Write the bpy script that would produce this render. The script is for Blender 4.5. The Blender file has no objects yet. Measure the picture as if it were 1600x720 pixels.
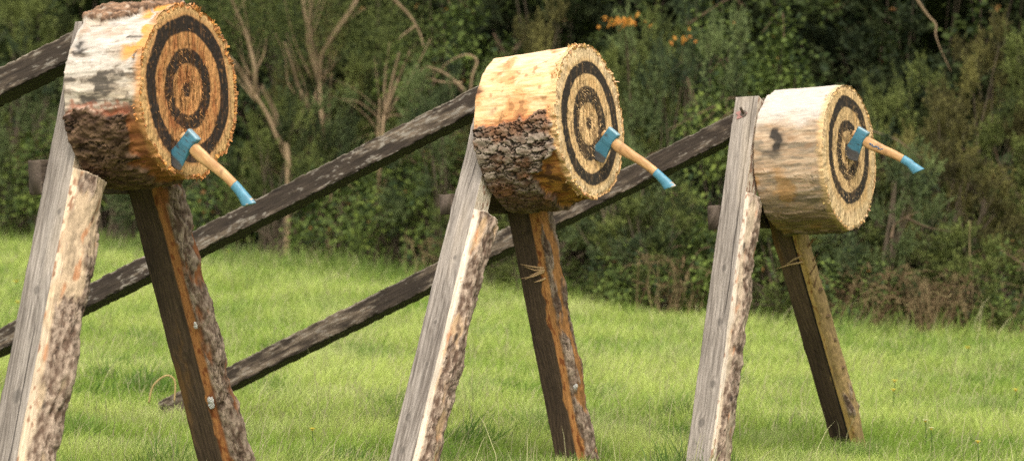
import bpy, math
import numpy as np
from mathutils import Matrix, Vector

R = math.radians
sc = bpy.context.scene
COL = sc.collection

# ------------------------------------------------------------------ camera, sky, sun, exposure
CAM_H, FPX, PITCH, ROLL = 1.3, 5000.0, math.atan(163 / 5000.0), R(2.0)
cam_d = bpy.data.cameras.new('camera')
cam = bpy.data.objects.new('camera', cam_d)
COL.objects.link(cam)
cam_d.sensor_width = 36
cam_d.lens = 36 * FPX / 1600
cam_d.clip_end = 3000
cam.matrix_world = (Matrix.Translation((0, 0, CAM_H)) @ Matrix.Rotation(R(90) - PITCH, 4, 'X') @ Matrix.Rotation(ROLL, 4, 'Z'))
cam_d.dof.use_dof = True
cam_d.dof.focus_distance = 11.6
cam_d.dof.aperture_fstop = 4.2
sc.camera = cam

SUN_EL, SUN_AZ = R(54), R(-176)          # azimuth from +Y (view direction) towards +X
w = bpy.data.worlds.new('World')
sc.world = w
w.use_nodes = True
nt = w.node_tree
bg = nt.nodes['Background']
sky = nt.nodes.new('ShaderNodeTexSky')
sky.sky_type = 'NISHITA'
sky.sun_disc = False
sky.sun_elevation = SUN_EL
sky.sun_rotation = SUN_AZ
sky.dust_density = 4.0
sky.air_density = 1.2
hsv = nt.nodes.new('ShaderNodeHueSaturation')
hsv.inputs['Saturation'].default_value = 0.03
nt.links.new(sky.outputs[0], hsv.inputs['Color'])
nt.links.new(hsv.outputs[0], bg.inputs['Color'])
bg.inputs['Strength'].default_value = 0.15
sun_d = bpy.data.lights.new('sun', 'SUN')
sun_d.energy = 1.0
sun_d.angle = R(32)
sun_d.color = (1.0, 0.90, 0.76)
sun = bpy.data.objects.new('sun', sun_d)
COL.objects.link(sun)
sdir = Vector((math.sin(SUN_AZ) * math.cos(SUN_EL), math.cos(SUN_AZ) * math.cos(SUN_EL), math.sin(SUN_EL)))
sun.rotation_euler = sdir.to_track_quat('Z', 'Y').to_euler()
sun.location = (-6, 4, 9)
sc.view_settings.view_transform = 'Standard'
sc.view_settings.look = 'None'
sc.view_settings.gamma = 1.0
sc.view_settings.exposure = 1.0
sc.render.engine = 'CYCLES'
sc.cycles.max_bounces = 6
sc.cycles.use_denoising = False
sc.cycles.use_adaptive_sampling = False

# ------------------------------------------------------------------ helpers: noise
rng = np.random.default_rng(11)
_perm = np.random.default_rng(5).permutation(4096).astype(np.int64)
_grad = np.random.default_rng(6).normal(size=(4096, 3))
_grad /= np.linalg.norm(_grad, axis=1)[:, None]


def _hash(i, j, k):
    return _perm[(_perm[(_perm[i & 4095] + j) & 4095] + k) & 4095]


def perlin(p):
    p = np.asarray(p, float)
    i0 = np.floor(p).astype(np.int64)
    fr = p - i0
    u = fr * fr * fr * (fr * (fr * 6 - 15) + 10)
    tot = 0
    for dx in (0, 1):
        for dy in (0, 1):
            for dz in (0, 1):
                g = _grad[_hash(i0[..., 0] + dx, i0[..., 1] + dy, i0[..., 2] + dz)]
                d = fr - np.array([dx, dy, dz])
                wgt = (u[..., 0] if dx else 1 - u[..., 0]) * (u[..., 1] if dy else 1 - u[..., 1]) * (u[..., 2] if dz else 1 - u[..., 2])
                tot = tot + wgt * (g * d).sum(-1)
    return tot * 1.5


def fbm(p, oct=4, gain=0.5):
    p = np.asarray(p, float)
    a, t, s = 1.0, 0, 0
    for o in range(oct):
        t = t + a * perlin(p * 2 ** o + 17.3 * o)
        s += a
        a *= gain
    return t / s


def worley(p):
    """F1, F2 and a random value of the nearest cell."""
    p = np.asarray(p, float)
    i0 = np.floor(p).astype(np.int64)
    f1 = np.full(p.shape[:-1], 9.0)
    f2 = np.full(p.shape[:-1], 9.0)
    cid = np.zeros(p.shape[:-1], np.int64)
    for dx in (-1, 0, 1):
        for dy in (-1, 0, 1):
            for dz in (-1, 0, 1):
                h = _hash(i0[..., 0] + dx, i0[..., 1] + dy, i0[..., 2] + dz)
                q = i0 + np.array([dx, dy, dz]) + 0.5 + 0.42 * _grad[h]
                d = np.sqrt(((p - q) ** 2).sum(-1))
                nr = d < f1
                f2 = np.where(nr, f1, np.minimum(f2, d))
                cid = np.where(nr, h, cid)
                f1 = np.where(nr, d, f1)
    return f1, f2, cid / 4096.0


def sst(a, b, x):
    t = np.clip((x - a) / (b - a), 0, 1)
    return t * t * (3 - 2 * t)


def mixc(c0, c1, t):
    t = np.asarray(t)[..., None]
    return np.asarray(c0) * (1 - t) + np.asarray(c1) * t


def stack(*a):
    return np.stack(np.broadcast_arrays(*a), -1)


# ------------------------------------------------------------------ helpers: meshes and objects
def mesh(name, V, faces, mat, col=None, smooth=False):
    """faces: list of integer arrays (n x k)."""
    me = bpy.data.meshes.new(name)
    V = np.asarray(V, np.float32).reshape(-1, 3)
    me.vertices.add(len(V))
    me.vertices.foreach_set('co', V.ravel())
    faces = [np.asarray(f, np.int32) for f in faces if len(f)]
    nl = sum(f.size for f in faces)
    me.loops.add(nl)
    me.loops.foreach_set('vertex_index', np.concatenate([f.ravel() for f in faces]))
    tot = np.concatenate([np.full(len(f), f.shape[1], np.int32) for f in faces])
    me.polygons.add(len(tot))
    me.polygons.foreach_set('loop_start', np.concatenate([[0], np.cumsum(tot)[:-1]]).astype(np.int32))
    me.polygons.foreach_set('loop_total', tot)
    me.polygons.foreach_set('use_smooth', np.full(len(tot), smooth, bool))
    if col is not None:
        a = me.attributes.new('Col', 'FLOAT_COLOR', 'POINT')
        c = np.ones((len(V), 4), np.float32)
        c[:, :3] = np.clip(np.asarray(col, np.float32).reshape(-1, 3), 0.002, 0.9)
        a.data.foreach_set('color', c.ravel())
    me.update()
    me.validate()
    if mat:
        me.materials.append(mat)
    return me


def obj(name, me, parent=None, M=None):
    o = bpy.data.objects.new(name, me)
    COL.objects.link(o)
    if parent is not None:
        o.parent = parent
    if M is not None:
        o.matrix_local = M
    return o


def tag(o, label=None, cat=None, group=None, kind=None):
    for k, v in (('label', label), ('category', cat), ('group', group), ('kind', kind)):
        if v:
            o[k] = v
    return o


def empty(name, M, label, cat, group=None):
    o = bpy.data.objects.new(name, None)
    COL.objects.link(o)
    o.empty_display_size = 0.1
    o.matrix_world = M
    return tag(o, label, cat, group)


def grid_faces(n, m, wrap=False):
    """n rings of m points."""
    i = np.arange(n - 1)[:, None]
    j = np.arange(m if wrap else m - 1)[None, :]
    j2 = (j + 1) % m
    a = i * m + j
    return np.stack([a, i * m + j2, (i + 1) * m + j2, (i + 1) * m + j], -1).reshape(-1, 4)


class MB:
    """collects quads/tris with colours into one mesh"""

    def __init__(s):
        s.V, s.F, s.C, s.n = [], {}, [], 0

    def add(s, V, faces, col):
        V = np.asarray(V, float).reshape(-1, 3)
        col = np.broadcast_to(np.asarray(col, float), (len(V), 3)) if np.ndim(col) < 2 else np.asarray(col).reshape(-1, 3)
        for f in faces:
            f = np.asarray(f, np.int64)
            s.F.setdefault(f.shape[1], []).append(f + s.n)
        s.V.append(V)
        s.C.append(col)
        s.n += len(V)

    def tube(s, pts, rad, col, k=6, jit=0.0, seed=0):
        pts = np.asarray(pts, float)
        rad = np.broadcast_to(np.asarray(rad, float), (len(pts),))
        t = np.gradient(pts, axis=0)
        t /= np.linalg.norm(t, axis=1)[:, None] + 1e-9
        ref = np.array([0.31, 0.77, 0.55])
        a = np.cross(t, ref)
        a /= np.linalg.norm(a, axis=1)[:, None] + 1e-9
        b = np.cross(t, a)
        ang = np.arange(k) * 2 * np.pi / k
        rr = rad[:, None] * np.ones(k)
        if jit:
            rr = rr * (1 + jit * np.random.default_rng(seed).normal(size=rr.shape))
        V = pts[:, None] + rr[..., None] * (np.cos(ang)[None, :, None] * a[:, None] + np.sin(ang)[None, :, None] * b[:, None])
        f = grid_faces(len(pts), k, True)
        caps = [np.array([np.arange(k)[::-1]]), np.array([np.arange(k) + (len(pts) - 1) * k])]
        s.add(V, [f] + caps, col)

    def build(s, name, mat, smooth=False):
        return mesh(name, np.concatenate(s.V), [np.concatenate(v) for v in s.F.values()], mat, np.concatenate(s.C), smooth)


def curve_pts(P, n=24):
    """Catmull-Rom through the control points"""
    P = np.asarray(P, float)
    Q = np.vstack([2 * P[0] - P[1], P, 2 * P[-1] - P[-2]])
    out = []
    for i in range(len(P) - 1):
        t = np.linspace(0, 1, n, endpoint=(i == len(P) - 2))[:, None]
        a, b, c, d = Q[i:i + 4]
        out.append(0.5 * (2 * b + (c - a) * t + (2 * a - 5 * b + 4 * c - d) * t ** 2 + (3 * b - a - 3 * c + d) * t ** 3))
    return np.vstack(out)


# ------------------------------------------------------------------ materials
def material(name, rough=0.85, noise=None, bump=None, spec=0.25, translucent=0.0, vary=None, metallic=0.0):
    """surface colour from the mesh's Col attribute, varied by stretched noise in object space
    noise = (scale xyz, low, high); bump = (scale xyz, strength, distance)"""
    m = bpy.data.materials.new(name)
    m.use_nodes = True
    t = m.node_tree
    N, Lk = t.nodes, t.links
    p = N['Principled BSDF']
    out = N['Material Output']
    p.inputs['Roughness'].default_value = rough
    p.inputs['Specular IOR Level'].default_value = spec
    p.inputs['Metallic'].default_value = metallic
    at = N.new('ShaderNodeAttribute')
    at.attribute_name = 'Col'
    c = at.outputs['Color']
    tc = N.new('ShaderNodeTexCoord')

    def nz(scale, detail=6.0):
        mp = N.new('ShaderNodeMapping')
        mp.inputs['Scale'].default_value = scale
        Lk.new(tc.outputs['Object'], mp.inputs['Vector'])
        n = N.new('ShaderNodeTexNoise')
        n.inputs['Scale'].default_value = 1.0
        n.inputs['Detail'].default_value = detail
        n.inputs['Roughness'].default_value = 0.65
        Lk.new(mp.outputs[0], n.inputs['Vector'])
        return n.outputs['Fac']
    if noise:
        mr = N.new('ShaderNodeMapRange')
        mr.inputs['From Min'].default_value = 0.3
        mr.inputs['From Max'].default_value = 0.7
        mr.inputs['To Min'].default_value = noise[1]
        mr.inputs['To Max'].default_value = noise[2]
        Lk.new(nz(noise[0]), mr.inputs['Value'])
        vm = N.new('ShaderNodeVectorMath')
        vm.operation = 'SCALE'
        Lk.new(c, vm.inputs[0])
        Lk.new(mr.outputs[0], vm.inputs['Scale'])
        c = vm.outputs[0]
    Lk.new(c, p.inputs['Base Color'])
    if bump:
        b = N.new('ShaderNodeBump')
        b.inputs['Strength'].default_value = bump[1]
        b.inputs['Distance'].default_value = bump[2]
        Lk.new(nz(bump[0]), b.inputs['Height'])
        Lk.new(b.outputs[0], p.inputs['Normal'])
    if translucent:
        tr = N.new('ShaderNodeBsdfTranslucent')
        Lk.new(c, tr.inputs['Color'])
        mx = N.new('ShaderNodeMixShader')
        mx.inputs['Fac'].default_value = translucent
        Lk.new(p.outputs[0], mx.inputs[1])
        Lk.new(tr.outputs[0], mx.inputs[2])
        Lk.new(mx.outputs[0], out.inputs['Surface'])
    return m


M_LOG = material('split_log', 0.8, ((22, 130, 130), 0.76, 1.22), ((45, 160, 160), 0.45, 0.003))
M_FACE = material('chopped_end_grain', 0.9, ((200, 200, 60), 0.7, 1.25), ((260, 260, 70), 0.7, 0.004))
M_LEG = material('sawn_leg', 0.85, ((170, 170, 9), 0.62, 1.3), ((220, 220, 12), 0.6, 0.003))
M_BARK = material('leg_bark', 0.9, ((75, 75, 38), 0.7, 1.25), ((110, 110, 60), 0.8, 0.005))
M_BRACE = material('dark_brace', 0.8, ((13, 190, 190), 0.55, 1.4), ((14, 240, 240), 0.6, 0.003))
M_FIBRE = material('wood_fibre', 0.9)
M_PAINT = material('blue_axe_paint', 0.42, ((90, 90, 90), 0.8, 1.12), ((150, 150, 150), 0.15, 0.002), spec=0.4)
M_HANDLE = material('ash_handle', 0.5, ((30, 190, 190), 0.8, 1.15), ((40, 220, 220), 0.15, 0.001), spec=0.35)
M_IRON = material('rusty_iron', 0.6, ((120, 120, 120), 0.6, 1.3), None, metallic=0.5)
M_LEAF = material('leaf', 0.65, None, None, 0.2, 0.3)
M_NEEDLE = material('needle_leaf', 0.75, None, None, 0.12, 0.25)
M_GRASS = material('grass_blade', 0.6, None, None, 0.2, 0.5)
M_TWIG = material('twig_bark', 0.9, ((60, 60, 20), 0.7, 1.25), ((90, 90, 30), 0.5, 0.004))
M_FLUFF = material('wool', 0.95, None, None, 0.1, 0.3)

# ------------------------------------------------------------------ target geometry (worked out from the photograph)
PHI = 62.3
TARGETS = [
    dict(F=(-1.078, 10.534, 1.376), tau=5, L=.31, near=((-.232, -.228), (-.593, -1.135)), far=((.258, -.382), (.591, -1.258)),
         brace=(-.209, .223, -.333), bs=.04, cb=(-.262, -.318, -.205), top=.257, notch=(-.235, -.25), bark=(.09, .06), flat=(.105, .105),
         axe=(-.106, -.205, 44, .278), seed=1),
    dict(F=(.281, 12.114, 1.327), tau=7, L=.36, near=((-.315, -.309), (-.912, -1.2)), far=((.152, -.35), (.391, -1.257)),
         brace=(-.197, .178, -.336), bs=.10, cb=(-.297, -.31, -.235), top=.235, notch=(-.300, -.29), bark=(.062, .048), flat=(.097, .095),
         axe=(.036, -.105, 41.5, .284), seed=2),
    dict(F=(1.351, 12.924, 1.221), tau=5, L=.31, near=((-.348, -.124), (-.809, -1.161)), far=((.112, -.307), (.678, -1.231)),
         brace=(-.141, .2, -.392), bs=-.12, cb=(-.386, -.268, -.171), top=.263, notch=(-.124, -.29), bark=(.04, .034), flat=(.10, .088),
         axe=(-.014, .020, 32, .256), seed=3),
]


def frame(t):
    ph, ta = R(PHI), R(t['tau'])
    nh = np.array([math.sin(ph), -math.cos(ph), 0])
    s = np.array([math.cos(ph), math.sin(ph), 0])
    n = nh * math.cos(ta) + np.array([0, 0, math.sin(ta)])
    u = np.cross(n, s)
    B = np.array(t['F']) - n * t['L']
    t.update(n=n, s=s, u=u, B=B)
    M = Matrix(((n[0], s[0], u[0], B[0]), (n[1], s[1], u[1], B[1]), (n[2], s[2], u[2], B[2]), (0, 0, 0, 1)))
    t['M'] = M
    return M


# ------------------------------------------------------------------ ground
def ground():
    xs = np.concatenate([np.linspace(-900, -14, 14), np.linspace(-12, 12, 97), np.linspace(14, 900, 14)])
    ys = np.concatenate([np.linspace(-300, 3, 8), np.linspace(5, 40, 141), np.linspace(44, 1500, 16)])
    X, Y = np.meshgrid(xs, ys)
    Z = 0.025 * perlin(stack(X * .8, Y * .8, 0 * X)) - 0.06
    n, m = X.shape
    c = np.tile(np.array([.07, .10, .022]), (n * m, 1))
    me = mesh('ground', stack(X, Y, Z), [grid_faces(n, m)], None, c, True)
    mat = bpy.data.materials.new('meadow_soil')
    mat.use_nodes = True
    t = mat.node_tree
    p = t.nodes['Principled BSDF']
    p.inputs['Roughness'].default_value = 0.95
    tc = t.nodes.new('ShaderNodeTexCoord')
    nz = t.nodes.new('ShaderNodeTexNoise')
    nz.inputs['Scale'].default_value = 1.3
    nz.inputs['Detail'].default_value = 10
    cr = t.nodes.new('ShaderNodeValToRGB')
    cr.color_ramp.elements[0].position = .3
    cr.color_ramp.elements[0].color = (.055, .085, .018, 1)
    cr.color_ramp.elements[1].position = .72
    cr.color_ramp.elements[1].color = (.15, .19, .045, 1)
    t.links.new(tc.outputs['Object'], nz.inputs['Vector'])
    t.links.new(nz.outputs['Fac'], cr.inputs['Fac'])
    t.links.new(cr.outputs[0], p.inputs['Base Color'])
    me.materials.append(mat)
    tag(obj('ground', me), kind='structure')


def gz(x, y):
    return 0.025 * perlin(stack(np.asarray(x) * .8, np.asarray(y) * .8, 0 * np.asarray(x, float))) - 0.06


HEDGE = np.array([(-14, 38), (-9, 35), (-5.05, 31.6), (-4.28, 30.6), (-2.18, 27.4), (-.25, 26.0), (.75, 24.3), (1.4, 23.0), (2.19, 21.7), (3.41, 22.0), (6, 21.5), (12, 20)])


def hedge_y(x):
    return np.interp(x, HEDGE[:, 0], HEDGE[:, 1])


def grass():
    r = np.random.default_rng(21)
    XY, L, W = [], [], []
    for y0, y1, dens, wd, ln in ((8.8, 11.5, 6200, .0022, .115), (11.5, 14, 6000, .0024, .115), (14, 18, 3400, .0033, .13), (18, 23, 1900, .0048, .16), (23, 36, 1100, .0068, .18)):
        hw = .16 * y1 + 1.5
        k = int(dens * 2 * hw * (y1 - y0))
        x = r.uniform(-hw, hw, k)
        y = r.uniform(y0, y1, k)
        keep = (np.abs(x) < .16 * y + 1.5) & (y < hedge_y(x) + .8)
        x, y = x[keep], y[keep]
        XY.append(np.stack([x, y], 1))
        L.append(np.full(len(x), ln))
        W.append(np.full(len(x), wd))
    P = np.concatenate(XY)
    L = np.concatenate(L)
    W = np.concatenate(W)
    # tufts: tall dark clumps at the leg feet and scattered ones
    tufts = [(-.956, 11.1, .12, .15), (.30, 12.5, .16, .17), (1.476, 13.5, .16, .14), (-1.75, 15.2, .25, .26), (.75, 12.35, .25, .24), (1.95, 12.5, .2, .22)]
    for k in range(46):
        ty = r.uniform(10, 24)
        tufts.append((r.uniform(-1, 1) * (.16 * ty + .4), ty, r.uniform(.1, .28), r.uniform(.13, .22)))
    tP, tL = [], []
    for x, y, rad, h in tufts:
        k = int(1500 * rad)
        a = r.uniform(0, 2 * np.pi, k)
        d = rad * np.sqrt(r.uniform(0, 1, k))
        tP.append(np.stack([x + d * np.cos(a), y + d * np.sin(a)], 1))
        tL.append(np.full(k, h) * (1 - .5 * d / rad))
    # taller fringe along the foot of the hedge
    k = 16000
    fx = r.uniform(-8, 6, k)
    fy = hedge_y(fx) - np.abs(r.normal(0, .55, k)) + .35
    k2 = 2600
    sy = r.uniform(9.2, 19, k2)
    sx = r.uniform(-1, 1, k2) * (.16 * sy + 1.2)
    n0 = len(P)
    tP = np.concatenate(tP)
    tL = np.concatenate(tL)
    P = np.concatenate([P, tP, np.stack([fx, fy], 1), np.stack([sx, sy], 1)])
    L = np.concatenate([L, tL, r.uniform(.16, .34, k), r.uniform(.14, .30, k2)])
    W = np.concatenate([W, np.full(len(tP), .0045), np.full(k, .008), np.full(k2, .0028)])
    kind = np.zeros(len(P), int)
    kind[n0:n0 + len(tP)] = 1
    kind[n0 + len(tP):] = 2
    kind[-k2:] = 3
    n = len(P)
    p3 = np.stack([P[:, 0], P[:, 1], np.zeros(n)], 1)
    big = fbm(p3 * .9, 3)
    mid = fbm(p3 * 3.1 + 40, 3)
    L = L * (1 + .9 * mid + .5 * big) * r.uniform(.55, 1.35, n)
    L[(P[:, 0] > -1.85) & (P[:, 0] < -.85) & (P[:, 1] > 13.5) & (P[:, 1] < 14.6)] *= .78
    wind = 0.9 * fbm(p3 * 1.1 + 90, 2)
    az = r.uniform(0, 2 * np.pi, n)
    lean = np.clip(r.normal(.75, .35, n), .08, 1.5)
    lean[kind == 1] *= .75
    lean[kind >= 2] *= .5
    dx = np.cos(az) * lean + .16 + .7 * wind
    dy = np.sin(az) * lean - .1
    dn = np.stack([dx, dy, np.zeros(n)], 1) * 0.75
    side = np.stack([-np.sin(az), np.cos(az), np.zeros(n)], 1)
    # blades turn their width mostly towards the camera side so that they read
    side = np.where(r.uniform(size=n)[:, None] < .55, np.stack([np.ones(n), r.normal(0, .4, n), np.zeros(n)], 1), side)
    side /= np.linalg.norm(side, axis=1)[:, None]
    base = np.stack([P[:, 0], P[:, 1], gz(P[:, 0], P[:, 1]) - .01], 1)
    ts = np.array([0, .4, .75, 1.0])
    rows = []
    for t in ts:
        c = base + L[:, None] * (t * np.array([0, 0, 1.0]) * (1 - .28 * t) + dn * (t ** 1.9) * .75)
        c[:, 2] = np.maximum(c[:, 2], base[:, 2] + .012 * t)
        hw = W * (1 - t ** 2.2) * .5 + .0003
        rows.append(c - side * hw[:, None])
        if t < 1:
            rows.append(c + side * hw[:, None])
    V = np.stack(rows, 1)                       # n x 7 x 3
    o = np.arange(n)[:, None] * 7
    q = np.concatenate([o + np.array([0, 1, 3, 2]), o + np.array([2, 3, 5, 4])])
    tr = o + np.array([4, 5, 6])
    # colour: yellow green meadow, darker lush clumps, straw blades
    g = mixc((.235, .34, .048), (.47, .54, .14), np.clip(.5 + 1.9 * big + .9 * mid + r.normal(0, .22, n), 0, 1))
    g = mixc(g, (.52, .54, .24), .45 * sst(.04, .32, fbm(p3 * 1.5 + 200, 3)))
    lush = sst(.12, .38, mid - .3 * big)
    g = mixc(g, (.11, .205, .03), lush * .7)
    g[kind == 1] = mixc(g[kind == 1], (.06, .14, .022), np.full((kind == 1).sum(), .75))
    g[kind == 2] = mixc(g[kind == 2], (.10, .17, .035), np.full((kind == 2).sum(), .6))
    straw = r.uniform(size=n) < .10 + .25 * sst(0, .4, -mid)
    straw |= kind == 3
    g[straw] = np.array([.50, .46, .24]) * r.uniform(.6, 1.15, straw.sum())[:, None]
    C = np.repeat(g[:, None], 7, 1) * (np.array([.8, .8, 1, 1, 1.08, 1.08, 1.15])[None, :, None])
    me = mesh('grass', V, [q, tr], M_GRASS, C)
    tag(obj('grass', me), 'long fine yellow green meadow grass', 'grass', kind='stuff')


# ------------------------------------------------------------------ log rounds
TAN = {1: (.52, .25, .088), 2: (.62, .40, .185), 3: (.57, .375, .175)}
RINGS = {1: ((.65, .83), (.29, .46), .085, .0), 2: ((.645, .81), (.28, .48), .08, -.03), 3: ((.59, .745), (.26, .42), .075, .045)}


def rim_radius(th, seed):
    """outline of the chopped face: slightly uneven, ragged where the axes tore it"""
    p = stack(np.cos(th), np.sin(th), 0 * th + seed * 7.7)
    r = .292 + .006 * perlin(p * 1.7) + .004 * perlin(p * 7) + .004 * perlin(p * 26)
    blk = worley(p * 11)[2]
    big = worley(p * 5.5 + 20)[2]
    r = r - (.012 if seed != 3 else .006) * np.clip((big - .68) * 6, 0, 1)
    return r + (blk - .5) * (.013 if seed != 3 else .006) * sst(-.15, .4, perlin(p * 1.9 + 3))


def log_round(t):
    k = t['seed']
    Lx = t['L']
    nt_, nx = 560, 190
    th = np.linspace(0, 2 * np.pi, nt_, endpoint=False)
    x = np.linspace(0, 1, nx)
    X, TH = np.meshgrid(x, th, indexing='ij')
    deg = np.degrees(TH)
    cs, sn = np.cos(TH), np.sin(TH)
    p = stack(X * Lx, cs * .3, sn * .3)
    off = k * 13.1
    # bark mask per log
    e1 = fbm(stack(X * Lx * 9, cs * 4, sn * 4) + off, 4)
    e2 = fbm(stack(X * Lx * 30, cs * 9, sn * 9) + off, 3)
    if k == 1:
        a = (deg - 60 + 12 * e1) / 1.2
        strip = sst(0, 3, deg - (62 + 9 * e1 + 4 * e2)) * sst(0, 3, (124 + 5 * e1 + 4 * e2 + 8 * X * 0) - deg - 26 * sst(.55, 1, X)) * sst(.0, .04, .9 + .12 * e1 - X)
        low = sst(0, 2.5, deg - (192 + 9 * e1 + 8 * e2)) * sst(0, 3, 318 + 8 * e1 - deg)
        low *= sst(0, .10, .83 + .30 * e1 - .10 * sst(200, 260, deg) - X)
        bark = np.maximum(strip, low)
    elif k == 2:
        low = sst(0, 2.5, deg - (180 + 11 * e1 + 9 * e2 - 9 * X)) * sst(0, 3, 335 + 8 * e1 - deg)
        low *= sst(0, .06, .93 + .25 * e1 - .26 * sst(196, 225, deg) - X)
        strip = 0 * low
        bark = low
    else:
        bark = sst(0, 4, deg - (262 + 14 * e1)) * sst(0, 4, 330 + 8 * e1 - deg) * .7
        strip = 0 * bark
    # bark plates
    q = stack(X * Lx * 15, cs * 9.5, sn * 9.5) + off
    q = q + .55 * stack(fbm(q * 1.1, 4, .65), fbm(q * 1.1 + 31, 4, .65), fbm(q * 1.1 + 67, 4, .65)) * 1.6
    f1, f2, cid = worley(q)
    crack = 1 - sst(.015, .11, f2 - f1)
    if k != 2:
        crack = crack * sst(-.1, .25, fbm(q * .5 + 3, 2))
    terr = 2.2 * fbm(stack(X * Lx * 13, cs * 7, sn * 7) + off + 70, 5, .6) * 2.4
    tfl = np.floor(terr)
    terr = (tfl + sst(.0, .35, terr - tfl)) / 4
    fine = fbm(stack(X * Lx * 60, cs * 22, sn * 22) + off, 4)
    flake = fbm(stack(X * Lx * 24, cs * 15, sn * 15) + off + 9, 3)
    bth = .024 if k == 2 else .021
    dbark = bark * (bth * (1 - .6 * crack) + .004 * (cid - .5) + (.009 if k == 2 else .013) * terr + .0035 * fine)
    # bare wood: long fibres along the axis and a few split ledges
    fib = fbm(stack(X * Lx * 5, cs * 20, sn * 20) + off, 4)
    ledge = np.floor(3.2 * fbm(stack(X * Lx * 5 + .6 * e2, cs * 6, sn * 6) + off + 50, 2) + 8) % 2
    facet = fbm(stack(X * Lx * 3.5 + .5 * e1, cs * 5, sn * 5) + off + 11, 3)
    dwood = (1 - bark) * (.0018 * fib + .0022 * ledge * sst(.0, .2, facet) + .0008 * fine + .010 * facet)
    low_f = .004 * perlin(stack(X * 1.2, cs * 1.5, sn * 1.5) + off)
    taper = {1: 1.005, 2: .985, 3: .99}[k] + {1: -.005, 2: .015, 3: .012}[k] * X
    r = (.284 if k != 3 else .288) * taper + low_f + dbark + dwood
    if k == 2:      # sagging thick bark underneath
        r = r + .016 * sst(235, 275, deg) * sst(325, 285, deg) * sst(1.0, .55, X)
    # chopped lip at the front
    rr = rim_radius(TH, k)
    lip = sst(1 - .075 / Lx * .5, 1, X)
    r = r * (1 - lip) + rr * lip
    # rounded back edge
    r = r - .03 * sst(.06, 0, X) ** 2
    xx = X * Lx
    V = stack(xx, r * cs, r * sn)
    # ---- colour
    n1 = 1.6 * fbm(p * 9 + off, 4)
    n2 = 1.4 * fbm(stack(X * Lx * 12, cs * 26, sn * 26) + off, 4)
    n3 = 1.4 * fbm(p * 26 + off, 3)
    degw, Xw = deg + 9 * n1 + 5 * n3, X + .05 * n1 + .03 * n3
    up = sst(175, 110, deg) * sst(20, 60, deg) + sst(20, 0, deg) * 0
    if k == 1:
        wood = mixc((.40, .34, .275), (.55, .49, .425), .5 + .8 * n2)
        wood = mixc(wood, (.40, .31, .22), sst(.05, .45, n1 + .25 * n2) * .7)
        wood = mixc(wood, (.46, .36, .24), sst(150, 190, deg) * (.55 + .6 * n2))
        blot = 1.7 * fbm(stack(X * Lx * 9 + .5 * e2, cs * 8, sn * 8) + off + 15, 5, .62)
        wood = mixc(wood, (.17, .125, .085), sst(.02, .45, blot + .30 * sst(145, 188, deg)) * sst(128, 150, deg) * .75)
        wood = mixc(wood, (.055, .045, .035), sst(.28, .60, blot + .35 * n2 + .22 * sst(150, 188, deg)) * .85)
        wood = mixc(wood, (.34, .17, .09), sst(.15, .45, -blot + .4 * n3) * sst(160, 130, deg) * .35)
        wood = mixc(wood, (.56, .26, .06), sst(.12, .3, n1 + .6 * (X - .82)) * sst(.68, .8, X) * sst(175, 150, deg))
        kn = 1.3 * np.exp(-(((Xw - .16) / .07) ** 2 + ((degw - 147) / 4.0) ** 2)) + 1.2 * np.exp(-(((X - .90) / .018) ** 2 + ((deg - 158) / 2.6) ** 2))
        wood = mixc(wood, (.035, .03, .025), np.clip(kn, 0, 1) * .9)
        inner = mixc((.17, .055, .02), (.30, .12, .035), .5 + n2)
        wood = mixc(wood, inner, sst(190, 200, deg + 5 * e1) * sst(330, 310, deg))
        edge = np.exp(-((deg - (191 + 9 * e1 + 8 * e2)) / 2.2) ** 2) * sst(.95, .8, X)
        bk = mixc((.042, .020, .010), (.155, .090, .050), np.clip(.45 + 1.5 * flake + .6 * terr, 0, 1))
        bk = mixc(bk, (.26, .15, .085), np.clip(strip, 0, 1) * np.clip(.55 + 1.2 * fine, 0, 1))
        bk = mixc(bk, (.34, .27, .20), np.clip(strip, 0, 1) * sst(.12, .3, flake) * .7)
    elif k == 2:
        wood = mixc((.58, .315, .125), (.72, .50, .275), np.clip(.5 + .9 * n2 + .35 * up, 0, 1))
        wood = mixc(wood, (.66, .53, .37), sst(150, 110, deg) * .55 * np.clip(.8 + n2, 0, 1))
        wood = mixc(wood, (.52, .22, .07), sst(.05, .5, n1 + .6 * n2) * .75)
        wood = mixc(wood, (.20, .09, .03), sst(.25, .5, n3 + .3 * n1) * .6)
        kn = 1.3 * np.exp(-(((Xw - .07) / .05) ** 2 + ((degw - 152) / 4.5) ** 2)) + .6 * np.exp(-(((Xw - .25) / .06) ** 2 + ((degw - 166) / 4) ** 2))
        wood = mixc(wood, (.09, .035, .018), np.clip(kn, 0, 1) * .85)
        inner = mixc((.22, .075, .018), (.42, .19, .045), np.clip(.5 + 1.4 * n2, 0, 1))
        inner = mixc(inner, (.05, .02, .012), sst(.0, .35, n3 + .5 * n1) * .75)
        inner = mixc(inner, (.22, .03, .012), sst(205, 180, deg) * .7)
        wood = mixc(wood, inner, sst(180, 190, deg + 7 * e1 + 9 * X) * sst(350, 330, deg))
        edge = np.exp(-((deg - (180 + 11 * e1 + 9 * e2 - 9 * X)) / 1.6) ** 2)
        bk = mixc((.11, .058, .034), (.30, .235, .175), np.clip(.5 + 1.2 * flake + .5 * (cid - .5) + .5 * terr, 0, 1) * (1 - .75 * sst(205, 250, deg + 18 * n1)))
        bk = mixc(bk, (.20, .085, .035), sst(.1, .5, n1 + .3 * (X - .5)) * .65)
    else:
        wood = mixc((.33, .21, .12), (.47, .35, .23), np.clip(.5 + .9 * n2, 0, 1))
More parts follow.
